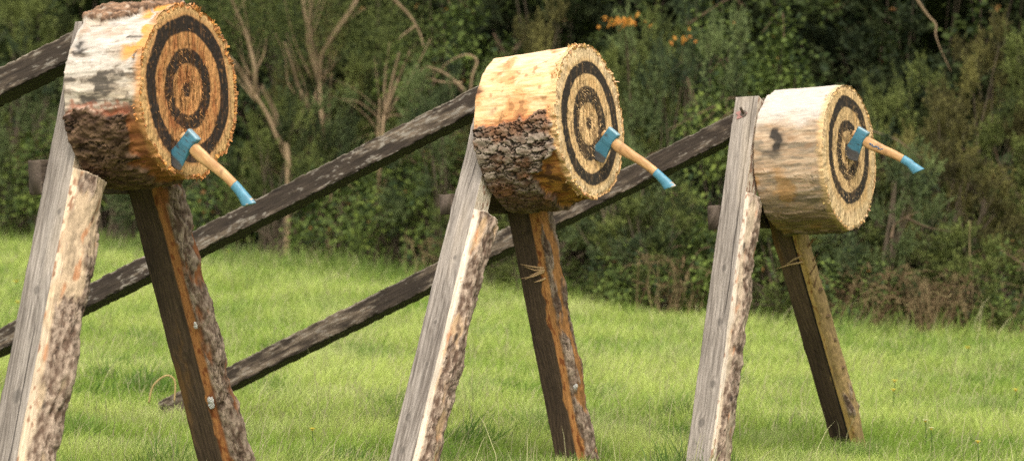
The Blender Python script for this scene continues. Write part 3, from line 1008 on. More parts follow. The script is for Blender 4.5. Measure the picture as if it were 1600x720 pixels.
# ------------------------------------------------------------------ hatchets
def hatchet(t, label, seed):
    """local frame: x along the handle away from the head, y across the blade's plane, z from bit to poll"""
    s0, u0, alpha, Lh = t['axe']
    root_M = t['M']
    r = np.random.default_rng(seed)
    # ---- head: rings from bit (z=0) to poll (z=.115)
    zs = np.array([-.012, 0, .004, .012, .03, .05, .065, .085, .105, .112, .114])
    x0 = np.array([-.036, -.035, -.0345, -.034, -.031, -.028, -.0265, -.026, -.026, -.026, -.025])
    x1 = np.array([.036, .035, .0345, .033, .029, .026, .0245, .025, .027, .027, .026])
    hy = np.array([.0005, .0012, .0020, .0035, .0070, .0105, .0140, .0145, .0135, .0125, .0112])
    zf = np.linspace(-.012, .114, 64)
    X0, X1, HY = np.interp(zf, zs, x0), np.interp(zf, zs, x1), np.interp(zf, zs, hy)
    K = 40
    a = np.linspace(0, 2 * np.pi, K, endpoint=False)
    pw = .28
    cx, cy = np.sign(np.cos(a)) * np.abs(np.cos(a)) ** pw, np.sign(np.sin(a)) * np.abs(np.sin(a)) ** .55
    # eye bulge round the handle
    X = (X0 + X1)[:, None] / 2 + (X1 - X0)[:, None] / 2 * cx[None]
    Y = HY[:, None] * cy[None]
    Z = np.repeat(zf[:, None], K, 1) + np.where(zf[:, None] < .02, -.006 * (1 - cx[None] ** 2) * 0 , 0)
    # curved edge: the bit bows out
    Z = Z - .010 * np.clip((.035 - Z) / .047, 0, 1) * (1 - (X / .036) ** 2)
    p = stack(X, Y, Z)
    wear = fbm(p * 55 + seed, 4)
    wear2 = fbm(p * 160 + seed, 3)
    c = np.tile(np.array([.055, .170, .225]), X.shape + (1,)) * (1 + .35 * wear)[..., None]
    c = mixc(c, (.045, .05, .05), sst(.2, .42, wear + .5 * wear2 + .12 * (t['seed'] == 1)) * .85)
    steel = {1: .004, 2: .006, 3: .018}[t['seed']]
    c = mixc(c, (.075, .07, .065), sst(steel + .006, steel - .002, Z + .01 * wear))
    edge_w = sst(.80, .97, np.abs(cx))[None] * sst(.4, .1, np.abs(cy))[None]
    c = mixc(c, (.42, .55, .58), sst(.107, .112, Z) * .5)
    head = mesh('axe_head', p, [grid_faces(64, K, True), np.arange(K)[::-1][None], (np.arange(K) + 63 * K)[None]], M_PAINT, c, True)
    # ---- handle: curved, oval, flared at the end
    Lh = Lh + .03
    ctrl = np.array([(-.035, 0, .078), (.0, 0, .078), (.05, 0, .076), (.11, 0, .082), (.17, 0, .089), (.23, 0, .090), (Lh - .035, 0, .086), (Lh, 0, .080)])
    ctrl[:, 0] *= 1.0
    path = curve_pts(ctrl, 16)
    npt = len(path)
    f = np.linspace(0, 1, npt)
    xr = path[:, 0]
    hz = np.interp(xr, [-.035, .02, .04, .07, .12, .19, .25, Lh - .03, Lh], [.014, .019, .0225, .0225, .0185, .0165, .0165, .0180, .0205])
    hy = np.interp(xr, [-.035, .02, .04, .10, .20, Lh - .03, Lh], [.0085, .0095, .0115, .0105, .0105, .0115, .0125])
    K = 24
    a = np.linspace(0, 2 * np.pi, K, endpoint=False)
    tdir = np.gradient(path, axis=0)
    tdir /= np.linalg.norm(tdir, axis=1)[:, None]
    nz = np.stack([-tdir[:, 2], 0 * tdir[:, 0], tdir[:, 0]], 1)
    V = path[:, None] + nz[:, None] * (hz[:, None] * np.sin(a)[None])[..., None]
    V[..., 1] += hy[:, None] * np.cos(a)[None]
    nw = fbm(V * np.array([18, 80, 80]) + seed, 4)
    nw2 = fbm(V * 25 + seed, 3)
    wood = mixc((.32, .15, .052), (.58, .35, .155), np.clip(.55 + .9 * nw, 0, 1))
    wood = mixc(wood, (.20, .10, .045), sst(.10, .38, nw2 + .2 * nw) * (.75 if t['seed'] == 1 else .5))
    split = int(np.argmin(np.abs(xr - (Lh - .085))))
    han = mesh('handle', V[:split + 1].reshape(-1, 3), [grid_faces(split + 1, K, True), np.arange(K)[::-1][None], (np.arange(K) + split * K)[None]], M_HANDLE, wood[:split + 1].reshape(-1, 3), True)
    # blue dipped end, a paint film proud of the wood, cut at a slant
    Vg = V[split:].copy()
    cen = path[split:][:, None]
    Vg = cen + (Vg - cen) * 1.05
    slant = (Vg[..., 2] - cen[..., 2]) * .55
    wgt = sst(Lh - .05, Lh, cen[..., 0])
    Vg[..., 0] += slant * wgt
    ng = len(Vg)
    nb = fbm(Vg * 60 + seed, 3)
    gc = np.tile(np.array([.072, .212, .285]), Vg.shape[:2] + (1,)) * (1 + .25 * nb)[..., None]
    chip = sst(.12, .3, nb + .4 * (sst(Lh - .018, Lh, Vg[..., 0]) - .6)) * sst(Lh - .04, Lh - .005, Vg[..., 0]) * (0 if t['seed'] == 3 else 1)
    gc = mixc(gc, (.50, .36, .24), chip)
    endc = {1: (.16, .22, .24), 2: (.20, .25, .26), 3: (.05, .10, .13)}[t['seed']]
    inner = cen[-1] + (Vg[-1] - cen[-1]) * .85 + np.array([.002, 0, 0])
    VV = np.concatenate([Vg.reshape(-1, 3), inner.reshape(-1, 3)])
    gcol = np.concatenate([gc.reshape(-1, 3), np.tile(endc, (K, 1))])
    grip = mesh('painted_grip', VV, [grid_faces(ng + 1, K, True), np.arange(K)[::-1][None], (np.arange(K) + ng * K)[None]], M_PAINT, gcol, True)
    # place: blade plane spanned by the log axis and up
    al = R(alpha)
    H = np.array([math.cos(al), 0, -math.sin(al)])
    P = np.array([math.sin(al), 0, math.cos(al)])      # bit -> poll
    Yv = np.cross(P, H)
    tw = {1: .0, 2: .03, 3: -.02}[t['seed']]
    bit = np.array([t['L'], s0, u0])
    o = bit + H * {1: .020, 2: .020, 3: .016}[t['seed']] - P * {1: .012, 2: .012, 3: .0}[t['seed']]
    Ma = Matrix(((H[0], Yv[0], P[0], o[0]), (H[1], Yv[1], P[1], o[1]), (H[2], Yv[2], P[2], o[2]), (0, 0, 0, 1)))
    root = empty('hatchet', root_M @ Ma, label, 'hatchet', 'blue throwing hatchets stuck in the targets')
    obj('axe_head', head, root, Matrix.Identity(4))
    h = obj('handle', han, root, Matrix.Identity(4))
    obj('painted_grip', grip, h, Matrix.Identity(4))
    if t['seed'] == 3:    # smudged blue lettering on the handle's cheek
        mb = MB()
        xs = np.linspace(.052, .112, 60)
        zc = np.interp(xs, path[:, 0], path[:, 2])
        hyv = np.interp(xs, path[:, 0], hy)
        hzv = np.interp(xs, path[:, 0], hz)
        ph = (xs - .052) / .06
        zof = .004 * np.sin(ph * 2 * np.pi * 6.5) * (1 - .3 * ph) + .0025 * np.sin(ph * 2 * np.pi * 2.2)
        yv = -hyv * np.sqrt(np.clip(1 - (zof / hzv) ** 2, 0, 1)) - .0006
        mb.tube(np.stack([xs + .002 * np.sin(ph * 40), yv, zc + zof], 1), .0016, (.03, .11, .22), 5)
        obj('blue_lettering', mb.build('blue_lettering', M_PAINT), h, Matrix.Identity(4))
    return root


# ------------------------------------------------------------------ hedge: bushes, brambles, saplings
def leaf_quads(mb, P, D, Nn, l, w, col, fold=.25):
    """diamond leaves as two triangles folded along the midrib"""
    n = len(P)
    D = D / (np.linalg.norm(D, axis=1)[:, None] + 1e-9)
    S = np.cross(D, Nn)
    S /= np.linalg.norm(S, axis=1)[:, None] + 1e-9
    Nn = np.cross(S, D)
    l = np.broadcast_to(l, (n,))[:, None]
    w = np.broadcast_to(w, (n,))[:, None]
    mid = P + D * l * .45
    a = mid + S * w * .5 + Nn * w * fold
    b = mid - S * w * .5 + Nn * w * fold
    V = np.stack([P, a, P + D * l, b], 1)
    o = np.arange(n)[:, None] * 4
    f = np.concatenate([o + np.array([0, 1, 2]), o + np.array([0, 2, 3])])
    mb.add(V.reshape(-1, 3), [f], np.repeat(col, 4, 0))


def clump_centres(r, n, rx, ry, h, low=.12):
    """points over a lumpy dome"""
    out = []
    while len(out) < n:
        d = r.normal(size=3)
        d /= np.linalg.norm(d)
        if d[2] < -.35:
            continue
        rad = r.uniform(.55, 1.0) ** .6
        lump = 1 + .28 * float(perlin(np.array([d * 2.3 + rx * 10])) [0])
        p = np.array([d[0] * rx, d[1] * ry, h * .42 + d[2] * h * .56]) * np.array([rad * lump, rad * lump, 1])
        p[2] = h * .42 + d[2] * h * .56 * rad * lump
        if p[2] < low:
            continue
        out.append(p)
    return np.array(out)


def branches(mb, r, cents, h, col, rad=.018, n=18, spread=.12):
    for i in range(n):
        e = cents[r.integers(len(cents))] * np.array([.9, .9, .97])
        b = np.array([r.normal(0, spread), r.normal(0, spread), -.05])
        m1 = b * .7 + e * .3 + np.array([0, 0, .12 * h]) + r.normal(0, .04, 3)
        pts = curve_pts([b, m1, e], 7)
        mb.tube(pts, np.linspace(rad * r.uniform(.6, 1.2), rad * .25, len(pts)), np.array(col) * r.uniform(.75, 1.2), 5)


def feathery(seed, rx, ry, h, nshoot, base, tip, per=30, sl=(.09, .20), ll=.032, lw=.010, upw=.40):
    """broom or gorse like bush: upright shoots clothed in small narrow leaves"""
    r = np.random.default_rng(seed)
    nshoot = int(nshoot * 2.3)
    ncl = max(12, nshoot // 15)
    cl = clump_centres(r, ncl, rx, ry, h)
    ctone = r.normal(0, .28, ncl)
    ci = r.integers(0, ncl, nshoot)
    org = cl[ci] + r.normal(0, .035, (nshoot, 3))
    outd = cl[ci] - np.array([0, 0, h * .35])
    outd /= np.linalg.norm(outd, axis=1)[:, None]
    d = outd * .8 + r.normal(0, .55, (nshoot, 3)) + np.array([0, 0, upw])
    d /= np.linalg.norm(d, axis=1)[:, None]
    SL = r.uniform(*sl, nshoot)
    t = np.linspace(.08, 1, per)
    T = np.repeat(t[None], nshoot, 0) + r.normal(0, .02, (nshoot, per))
    bend = r.normal(0, .12, (nshoot, 1, 3))
    P = org[:, None] + d[:, None] * (SL[:, None] * T)[..., None] + bend * (SL[:, None] * T ** 2)[..., None]
    ld = d[:, None] * .75 + r.normal(0, .62, (nshoot, per, 3))
    ln = r.normal(size=(nshoot, per, 3)) + np.array([0, 0, .5])
    tone = np.clip(.5 + ctone[ci][:, None] + r.normal(0, .25, T.shape), 0, 1.15)
    col = mixc(base, tip, tone)
    mb = MB()
    LL = ll * r.uniform(.7, 1.3, T.size)
    leaf_quads(mb, P.reshape(-1, 3), ld.reshape(-1, 3), ln.reshape(-1, 3), LL, lw * r.uniform(.8, 1.3, T.size), col.reshape(-1, 3), .1)
    br = MB()
    branches(br, r, cl, h, (.115, .085, .055), .016, 22)
    for i in range(0, nshoot, 3):
        br.tube([org[i] - d[i] * .03, org[i] + d[i] * SL[i] * .8], [.0035, .0012], (.09, .08, .04), 4)
    return mb.build('foliage', M_NEEDLE), br.build('branches', M_TWIG)


def broadleaf(seed, rx, ry, h, nleaf, base, tip, ll=.062, warm=.006):
    """bramble like bush: sprays of oval leaves facing outwards and up"""
    r = np.random.default_rng(seed)
    ncl = max(10, nleaf // 55)
    cl = clump_centres(r, ncl, rx, ry, h, .08)
    ctone = r.normal(0, .22, ncl)
    ci = r.integers(0, ncl, nleaf)
    P = cl[ci] + r.normal(0, .085, (nleaf, 3))
    outd = cl[ci] - np.array([0, 0, h * .3])
    outd /= np.linalg.norm(outd, axis=1)[:, None]
    Nn = outd * .8 + np.array([0, 0, .75]) + r.normal(0, .42, (nleaf, 3))
    D = np.cross(Nn, r.normal(size=(nleaf, 3))) + np.array([0, 0, -.25])
    tone = np.clip(.4 + ctone[ci] + r.normal(0, .25, nleaf), 0, 1.2)
    col = mixc(base, tip, tone)
    wm = r.uniform(size=nleaf) < warm
    col[wm] = np.array([.22, .11, .03]) * r.uniform(.5, 1.2, wm.sum())[:, None]
    mb = MB()
    l = ll * r.uniform(.55, 1.3, nleaf)
    leaf_quads(mb, P, D, Nn, l, l * r.uniform(.55, .75, nleaf), col, .12)
    br = MB()
    branches(br, r, cl, h, (.10, .065, .05), .010, 26, .2)
    for i in range(8):   # arching canes
        e = cl[r.integers(ncl)]
        pts = curve_pts([e, e + np.array([r.normal(0, .2), -.15, .22]), e + np.array([r.normal(0, .5), -.35, .05])], 8)
        br.tube(pts, np.linspace(.006, .002, len(pts)), (.16, .10, .06), 5)
    return mb.build('foliage', M_LEAF), br.build('branches', M_TWIG)


def dry_clump(seed, rx, ry, h, nblade):
    """dead bracken and dry stems"""
    r = np.random.default_rng(seed)
    mb = MB()
    for i in range(nblade):
        b = np.array([r.normal(0, rx * .5), r.normal(0, ry * .5), 0])
        d = np.array([r.normal(0, .35), r.normal(0, .3), 1])
        L = h * r.uniform(.5, 1.1)
        e = b + d * L
        e2 = e + np.array([r.normal(0, .12), -.06, -.03])
        c = mixc((.10, .055, .028), (.20, .15, .07), r.uniform(size=1))[0]
        pts = curve_pts([b, (b + e) / 2 + r.normal(0, .03, 3), e, e2], 4)
        mb.tube(pts, np.linspace(.0045, .0015, len(pts)), c, 4)
        for j in range(16):
            q = pts[r.integers(3, len(pts))]
            leaf_quads(mb, q[None], r.normal(size=(1, 3)), r.normal(size=(1, 3)), r.uniform(.03, .07), r.uniform(.004, .010), (c * r.uniform(.7, 1.3))[None])
    return mb.build('dry_stems', M_TWIG)


def at(px, py, Y):
    """the point at distance Y seen at a pixel of the 1600 x 720 photograph"""
    x, y = (px - 800) / FPX, -(py - 360) / FPX
    c, s = math.cos(ROLL), math.sin(ROLL)
    X, U = x * c - y * s, x * s + y * c
    d = np.array([X, math.cos(PITCH) + U * math.sin(PITCH), -math.sin(PITCH) + U * math.cos(PITCH)])
    return np.array([0, 0, CAM_H]) + d * (Y / d[1])


G_DARK, G_TIP = np.array((.032, .044, .017)), np.array((.18, .205, .055))
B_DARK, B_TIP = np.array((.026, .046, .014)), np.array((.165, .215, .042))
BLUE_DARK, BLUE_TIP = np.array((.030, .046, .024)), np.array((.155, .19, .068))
BRN_DARK, BRN_TIP = np.array((.045, .040, .016)), np.array((.20, .18, .055))

_proto = {}


def protos():
    _proto['broom_bush'] = [feathery(1, .75, .6, 1.7, 420, BLUE_DARK, BLUE_TIP), feathery(2, .6, .55, 1.25, 330, G_DARK, G_TIP)]
    _proto['gorse_bush'] = [feathery(3, .85, .7, 2.3, 520, G_DARK, G_TIP, ll=.04, lw=.010), feathery(4, .8, .65, 2.0, 480, BRN_DARK, BRN_TIP, ll=.038, lw=.0095)]
    _proto['bramble'] = [broadleaf(5, .8, .6, 1.5, 3600, B_DARK * 1.2, B_TIP * np.array((1.15, 1.1, 1.0))), broadleaf(6, .7, .6, 1.0, 2800, B_DARK * .9, B_TIP * 1.1, .055), broadleaf(7, .9, .65, 2.4, 5200, B_DARK, B_TIP, .066, .010)]
    _proto['darkened_tree'] = [feathery(8, 1.15, .9, 4.6, 900, BLUE_DARK * .7, BLUE_TIP * .42, per=26, sl=(.16, .32), ll=.055, lw=.016), broadleaf(9, 1.2, .9, 4.4, 7000, B_DARK * .7, B_TIP * .45, .075, .006)]  # leaf colours darkened to paint in the shade of the hedge's deep gaps


def bush(kind, variant, px, Y, rot, scale, label, group, cat='bush', behind=0.0):
    x = (px - 800) / FPX * Y
    fo, br = _proto[kind][variant]
    M = Matrix.Translation((x, Y, -.08)) @ Matrix.Rotation(rot, 4, 'Z') @ Matrix.Diagonal((scale[0] * (.82 if cat == 'bush' else 1), scale[0] * (.82 if cat == 'bush' else 1), scale[1], 1))
    e = empty(kind, M, label, cat, group)
    obj('branches', br, e, Matrix.Identity(4))
    obj('foliage', fo, e, Matrix.Identity(4))
    return e


def hedge():
    protos()
    G1, G2, G3, G4 = 'feathery broom bushes in the hedge', 'tall gorse bushes in the hedge', 'bramble thickets in the hedge', 'trees behind the hedge'
    front = [
        ('broom_bush', 0, 20, 31.5, .3, (1.2, 1.25), 'feathery green bush at the far left edge, behind the first stand'),
        ('bramble', 0, 95, 31.2, 1.1, (1.1, .85), 'leafy bramble behind the foot of the leftmost grey leg'),
        ('broom_bush', 0, 175, 30.6, 2.1, (1.1, 1.1), 'soft green bush seen between the legs of the leftmost stand'),
        ('bramble', 1, 345, 29.0, .6, (1.0, 1.05), 'low bramble below the blue grip of the leftmost hatchet'),
        ('broom_bush', 1, 440, 28.3, 3.0, (1.0, 1.25), 'feathery low bush at the foot of the tan saplings'),
        ('bramble', 1, 555, 27.6, 1.9, (1.05, .95), 'low bramble in the grass just left of the middle stand'),
        ('bramble', 0, 640, 27.0, 2.5, (.95, .85), 'leafy bramble behind the grey leg of the middle stand'),
        ('broom_bush', 1, 770, 25.8, .9, (.9, .85), 'small dark bush between the legs of the middle stand'),
        ('broom_bush', 0, 945, 23.5, 1.4, (.95, .80), 'rounded feathery bush right of the middle stand\'s dark leg'),
        ('broom_bush', 1, 1035, 23.2, 4.0, (1.0, .80), 'low blue green bush below the second long brace'),
        ('bramble', 0, 1120, 24.1, .2, (.72, 1.15), 'broad leaved bramble left of the rightmost grey leg'),
        ('bramble', 1, 1195, 22.6, 2.2, (1.0, .95), 'low bramble between the legs of the rightmost stand'),
        ('broom_bush', 0, 1375, 22.0, .7, (.85, .85), 'feathery bush below the rightmost hatchet grip'),
        ('gorse_bush', 1, 1475, 22.6, 1.2, (.9, .78), 'olive brown gorse right of the rightmost hatchet'),
        ('broom_bush', 0, 265, 29.6, 4.2, (1.0, 1.0), 'feathery bush behind the leftmost dark leg'),
        ('broom_bush', 0, 500, 28.8, 5.1, (.95, 1.05), 'rounded feathery bush below the middle of the first long brace'),
        ('broom_bush', 0, 700, 26.6, 3.6, (.9, 1.15), 'upright feathery bush touching the left side of the middle stand'),
        ('gorse_bush', 0, 1285, 22.5, 2.4, (.8, .72), 'dark green gorse just right of the rightmost dark leg'),
        ('broom_bush', 1, 862, 24.5, 2.6, (1.05, .72), 'low feathery bush just right of the middle dark leg'),
        ('bramble', 1, 1015, 23.2, 1.3, (.85, .62), 'low leafy bramble at the grass edge under the second long brace'),
        ('broom_bush', 1, 1245, 22.2, 3.9, (1.0, .70), 'low feathery bush behind the top of the rightmost dark leg'),
        ('bramble', 1, 1330, 21.8, 4.9, (.8, .60), 'low leafy bramble at the grass edge right of the rightmost dark leg'),
        ('broom_bush', 1, 1500, 21.9, 5.5, (1.0, .66), 'low feathery bush at the grass edge by the tall dry stem'),
        ('bramble', 1, 1560, 21.9, 3.1, (.8, .70), 'low bramble at the right edge behind the tall dry stem'),
    ]
    for kd, v, px, Y, rot, s, lab in front:
        bush(kd, v, px, Y, rot, s, lab, {'broom_bush': G1, 'gorse_bush': G2, 'bramble': G3}[kd])
    second = [
        ('gorse_bush', 0, 40, 33.0, .5, (1.2, 1.25), 'tall gorse above the upper brace at the left edge'),
        ('bramble', 2, 180, 32.2, 1.7, (1.1, .95), 'tall bramble hidden mostly behind the leftmost log'),
        ('gorse_bush', 0, 600, 29.6, 2.2, (1.05, .95), 'dark gorse behind the thin forked sapling'),
        ('bramble', 2, 715, 28.0, .4, (1.0, 1.05), 'tall pale bramble behind the left end of the middle log'),
        ('gorse_bush', 1, 840, 27.2, 3.3, (1.0, 1.15), 'brownish gorse above the middle log'),
        ('gorse_bush', 0, 985, 25.4, 1.0, (.85, 1.0), 'dense green gorse right of the middle target face'),
        ('bramble', 2, 1090, 25.4, 2.7, (.95, 1.0), 'tall broad leaved bramble above the second long brace'),
        ('bramble', 2, 1205, 24.6, 4.4, (.85, .95), 'tall leafy bramble above the rightmost log'),
        ('gorse_bush', 1, 1530, 23.8, 2.9, (.9, 1.08), 'tall olive gorse at the upper right edge'),
        ('gorse_bush', 1, 505, 30.4, .8, (.9, 1.2), 'olive gorse behind the thick forked sapling'),
        ('broom_bush', 0, 1065, 24.6, 5.6, (1.0, 1.45), 'tall pale broom between the second brace and the rightmost grey leg top'),
        ('gorse_bush', 0, 1395, 24.8, .1, (.8, .86), 'shaded gorse above the rightmost hatchet handle'),
        ('gorse_bush', 0, 1640, 23.4, 4.1, (.9, 1.0), 'dark gorse cut off by the right edge'),
    ]
    for kd, v, px, Y, rot, s, lab in second:
        bush(kd, v, px, Y, rot, s, lab, {'broom_bush': G1, 'gorse_bush': G2, 'bramble': G3}[kd])
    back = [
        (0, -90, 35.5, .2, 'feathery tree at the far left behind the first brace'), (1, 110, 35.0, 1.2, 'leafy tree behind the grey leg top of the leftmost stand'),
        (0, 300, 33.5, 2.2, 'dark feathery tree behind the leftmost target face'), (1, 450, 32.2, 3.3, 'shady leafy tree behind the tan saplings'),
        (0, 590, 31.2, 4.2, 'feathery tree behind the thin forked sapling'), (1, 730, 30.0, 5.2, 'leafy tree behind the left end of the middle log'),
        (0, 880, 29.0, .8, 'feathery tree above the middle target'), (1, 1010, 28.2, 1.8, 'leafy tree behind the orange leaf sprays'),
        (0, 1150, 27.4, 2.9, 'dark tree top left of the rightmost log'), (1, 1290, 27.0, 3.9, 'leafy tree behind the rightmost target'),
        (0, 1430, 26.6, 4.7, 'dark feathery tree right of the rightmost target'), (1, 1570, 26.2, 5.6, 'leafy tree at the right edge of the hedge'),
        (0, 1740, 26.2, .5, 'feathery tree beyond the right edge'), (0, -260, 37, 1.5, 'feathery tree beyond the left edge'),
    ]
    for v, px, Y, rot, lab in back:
        bush('darkened_tree', v, px, Y, rot, (1.0, 1.0), lab, G4, 'tree')
    # a bank of dark wood well behind closes the view
    mb = MB()
    r = np.random.default_rng(77)
    k = 42000
    x = r.uniform(-15, 13, k)
    y = hedge_y(x) + r.uniform(6.0, 7.2, k)
    z = r.uniform(0, 7, k)
    leaf_quads(mb, np.stack([x, y, z], 1), r.normal(size=(k, 3)), r.normal(size=(k, 3)) + np.array([0, -1.2, .5]), r.uniform(.28, .52, k), r.uniform(.2, .36, k),
               mixc((.018, .026, .010), (.05, .065, .025), r.uniform(size=k)))
    tag(obj('distant_woods', mb.build('distant_woods', M_LEAF)), 'dark wood beyond the hedge', 'woods', kind='stuff')


def woody(name, label, cat, trunk_lines, twig_lines, Y, crown=None, col=(.27, .185, .105), jit=.25, seed=0, group=None):
    """sapling or dead branch: polylines traced in a plane at distance Y, given depth by bending the twigs"""
    r = np.random.default_rng(seed)
    allp = [at(p[0], p[1], Y) for ln, _ in trunk_lines for p in ln]
    low = min(allp, key=lambda q: q[2])
    base = Matrix.Translation((low[0], low[1], 0 if low[2] < 1.7 and name in ('sapling', 'dry_weed') else low[2]))
    root = empty(name, base, label, cat, group)
    Mi = base.inverted()
    for part, lines in (('trunk', trunk_lines), ('twigs', twig_lines)):
        if not lines:
            continue
        mb = MB()
        lines = list(lines)
        if name == 'sapling':
            for ln, rad in list(lines):
                for q in range(2):
                    ox, oy = r.normal(0, 9, 2)
                    lines.append(([(x + ox * (.3 + j * .8) + r.normal(0, 3), y + oy - 6 * j) for j, (x, y) in enumerate(ln)], rad * r.uniform(.3, .5)))
        for i, (ln, rad) in enumerate(lines):
            dy = np.cumsum(r.normal(0, jit * .4, len(ln)))
            dy -= dy[0]
            P = [at(p[0], p[1], Y + d) for p, d in zip(ln, dy)]
            if part == 'trunk' and i == 0 and low[2] < 1.7 and name in ('sapling', 'dry_weed'):
                P = [np.array([P[0][0] + .02, P[0][1], -.12])] + P
            pts = curve_pts(P, 7)
            mb.tube(pts, np.linspace(rad, rad * (.5 if part == 'trunk' and name == 'sapling' else .16), len(pts)), np.array(col) * r.uniform(.75, 1.1), 7, .05, i)
        obj(part, mb.build(part, M_TWIG, True), root, Mi)
    if crown:
        mb = MB()
        for cx, cy, rad, k in crown:
            c = at(cx, cy, Y)
            nn = r.normal(size=(k, 3)) * rad * np.array([1, .8, .7])
            P = c + nn
            D = r.normal(0, .5, (k, 3)) + np.array([0, -.2, .5]) + nn
            leaf_quads(mb, P, D, r.normal(size=(k, 3)) + np.array([0, 0, .6]), r.uniform(.025, .05, k), r.uniform(.006, .011, k), mixc(G_DARK, G_TIP, np.clip(r.normal(.45, .3, k), 0, 1)))
        obj('crown', mb.build('crown', M_NEEDLE), root, Mi)
    return root


def saplings():
    woody('sapling', 'tan leaning sapling just right of the leftmost target face', 'sapling',
          [([(450, 250), (435, 218), (418, 180), (398, 148)], .030), ([(398, 148), (382, 118), (366, 98), (350, 80)], .022), ([(398, 150), (398, 108), (385, 55), (366, 10), (350, -40)], .022)],
          [([(400, 112), (412, 85), (416, 60)], .012), ([(392, 120), (380, 95), (375, 60)], .010), ([(384, 52), (372, 20), (395, -15)], .009)], 28.2,
          [(370, 20, .30, 1500), (405, -10, .3, 1500), (340, 60, .2, 700)], seed=1, group='tan saplings in the hedge')
    woody('sapling', 'thick forked tan sapling between the leftmost and middle logs', 'sapling',
          [([(512, 330), (505, 250), (502, 180), (500, 130)], .034), ([(500, 132), (488, 80), (478, 30), (470, -30)], .028), ([(500, 125), (503, 88), (525, 52), (552, 12), (570, -25)], .020),
           ([(490, 185), (478, 160), (466, 135), (456, 100), (444, 66)], .022), ([(492, 110), (480, 60), (488, 10), (500, -30)], .018)],
          [([(502, 125), (520, 105), (532, 88)], .012), ([(476, 160), (470, 185), (462, 220)], .012), ([(488, 165), (497, 130), (496, 90), (492, 40)], .014), ([(535, 40), (560, 20), (580, 10)], .009)], 28.6,
          [(440, 45, .32, 2200), (500, 10, .4, 2600), (560, 15, .35, 2000), (600, 60, .25, 1000), (460, 100, .15, 400)], seed=2, group='tan saplings in the hedge')
    woody('sapling', 'thin forked tan sapling behind the first long brace', 'sapling',
          [([(590, 330), (592, 280), (596, 225), (600, 180)], .022), ([(600, 180), (612, 130), (624, 82)], .016), ([(600, 182), (620, 130), (642, 76)], .016)],
          [([(600, 175), (602, 130), (608, 88)], .009), ([(598, 195), (585, 178), (560, 160), (535, 155)], .010), ([(598, 190), (615, 180), (650, 186), (680, 200)], .010), ([(597, 205), (580, 215), (560, 235)], .008)], 27.6,
          [(628, 60, .22, 900), (600, 70, .2, 600)], seed=3, group='tan saplings in the hedge')
    woody('dead_branch', 'bare pale branch curving down above the first long brace', 'branch',
          [([(600, -30), (612, -5), (640, 25), (655, 50), (662, 74)], .020)], [([(650, 40), (630, 55), (622, 62)], .009)], 27.0, seed=4, jit=.1)
    woody('dead_branch', 'arching bare branch beside the left end of the middle log', 'branch',
          [([(735, 150), (738, 120), (745, 95), (728, 86), (700, 98), (682, 118)], .014)], [([(730, 145), (700, 118), (670, 105), (655, 112)], .012), ([(722, 130), (690, 128), (668, 122)], .010)], 26.2, seed=5, jit=.1)
    woody('dead_branch', 'bare branch drooping right of the rightmost hatchet', 'branch',
          [([(1340, 203), (1365, 206), (1400, 218), (1430, 240), (1462, 262)], .009)], [([(1437, 245), (1436, 268), (1432, 290)], .006)], 22.2, seed=6, jit=.1, col=(.15, .10, .06))
    woody('dead_branch', 'thin bare stem high at the right among dark gorse', 'branch',
          [([(1420, -20), (1448, 22), (1462, 38), (1462, 55), (1470, 78), (1486, 112)], .010)], None, 22.2, seed=7, jit=.1)
    woody('dry_weed', 'tall thin dry stem near the right edge at the hedge foot', 'dry stem',
          [([(1519, 500), (1519, 440), (1515, 390), (1516, 345)], .011)], [([(1518, 440), (1524, 420), (1527, 405)], .004)], 21.6, seed=8, jit=.05, col=(.22, .16, .085))
    woody('dead_branch', 'bent bare twig right of the rightmost target face', 'branch',
          [([(1392, 372), (1398, 352), (1415, 340), (1436, 330)], .010)], [([(1415, 340), (1450, 355), (1490, 362)], .008)], 21.4, seed=9, jit=.1, col=(.13, .085, .05))
    # dry bracken at the hedge foot on the right, and by the middle
    for px, Y, s, sd, lab in ((1400, 21.6, .44, 41, 'rusty dead bracken at the hedge foot right of the rightmost target'), (1450, 21.5, .36, 42, 'shorter brown bracken between the dead bracken and the dry stem'),
                              (1350, 21.9, .34, 43, 'brown dead stems just right of the rightmost dark leg')):
        x = (px - 800) / FPX * Y
        e = tag(obj('dead_bracken', dry_clump(sd, .5, .35, s, 60), None, Matrix.Translation((x, Y, 0))), lab, 'bracken', 'dead bracken at the hedge foot')
    for px, Y, sd, lab in ((1070, 22.6, 51, 'pale dry grass stems left of the rightmost grey leg'), (690, 26.0, 52, 'dry grass stems behind the middle grey leg')):
        x = (px - 800) / FPX * Y
        tag(obj('dry_grass_clump', dry_clump(sd, .35, .25, .4, 22), None, Matrix.Translation((x, Y, 0))), lab, 'dry grass', 'dry grass clumps')
    # orange leaf sprays
    for px, py, Y, n, rad, sd, lab in ((975, 34, 24.2, 46, .050, 61, 'bright orange leaves high above the middle target'), (1068, 62, 24.4, 12, .045, 62, 'small orange leaf spray right of the bright orange leaves')):
        c = at(px, py, Y)
        r = np.random.default_rng(sd)
        mb = MB()
        P = c + r.normal(size=(n, 3)) * rad * np.array([1.5, .7, .45])
        leaf_quads(mb, P, r.normal(size=(n, 3)) + np.array([0, 0, -.4]), r.normal(size=(n, 3)) + np.array([0, -.8, .6]), r.uniform(.03, .055, n), r.uniform(.02, .035, n),
                   mixc((.40, .15, .025), (.55, .26, .04), r.uniform(size=n)))
        st = MB()
        st.tube(curve_pts([c + np.array([.15, .6, -1.2]), c + np.array([.05, .3, -.3]), c], 8), np.linspace(.01, .003, 16), (.12, .08, .05), 5)
        M = Matrix.Translation(c)
        e = empty('orange_spray', M, lab, 'autumn leaves', 'orange leaf sprays')
        obj('leaves', mb.build('leaves', M_LEAF), e, M.inverted())
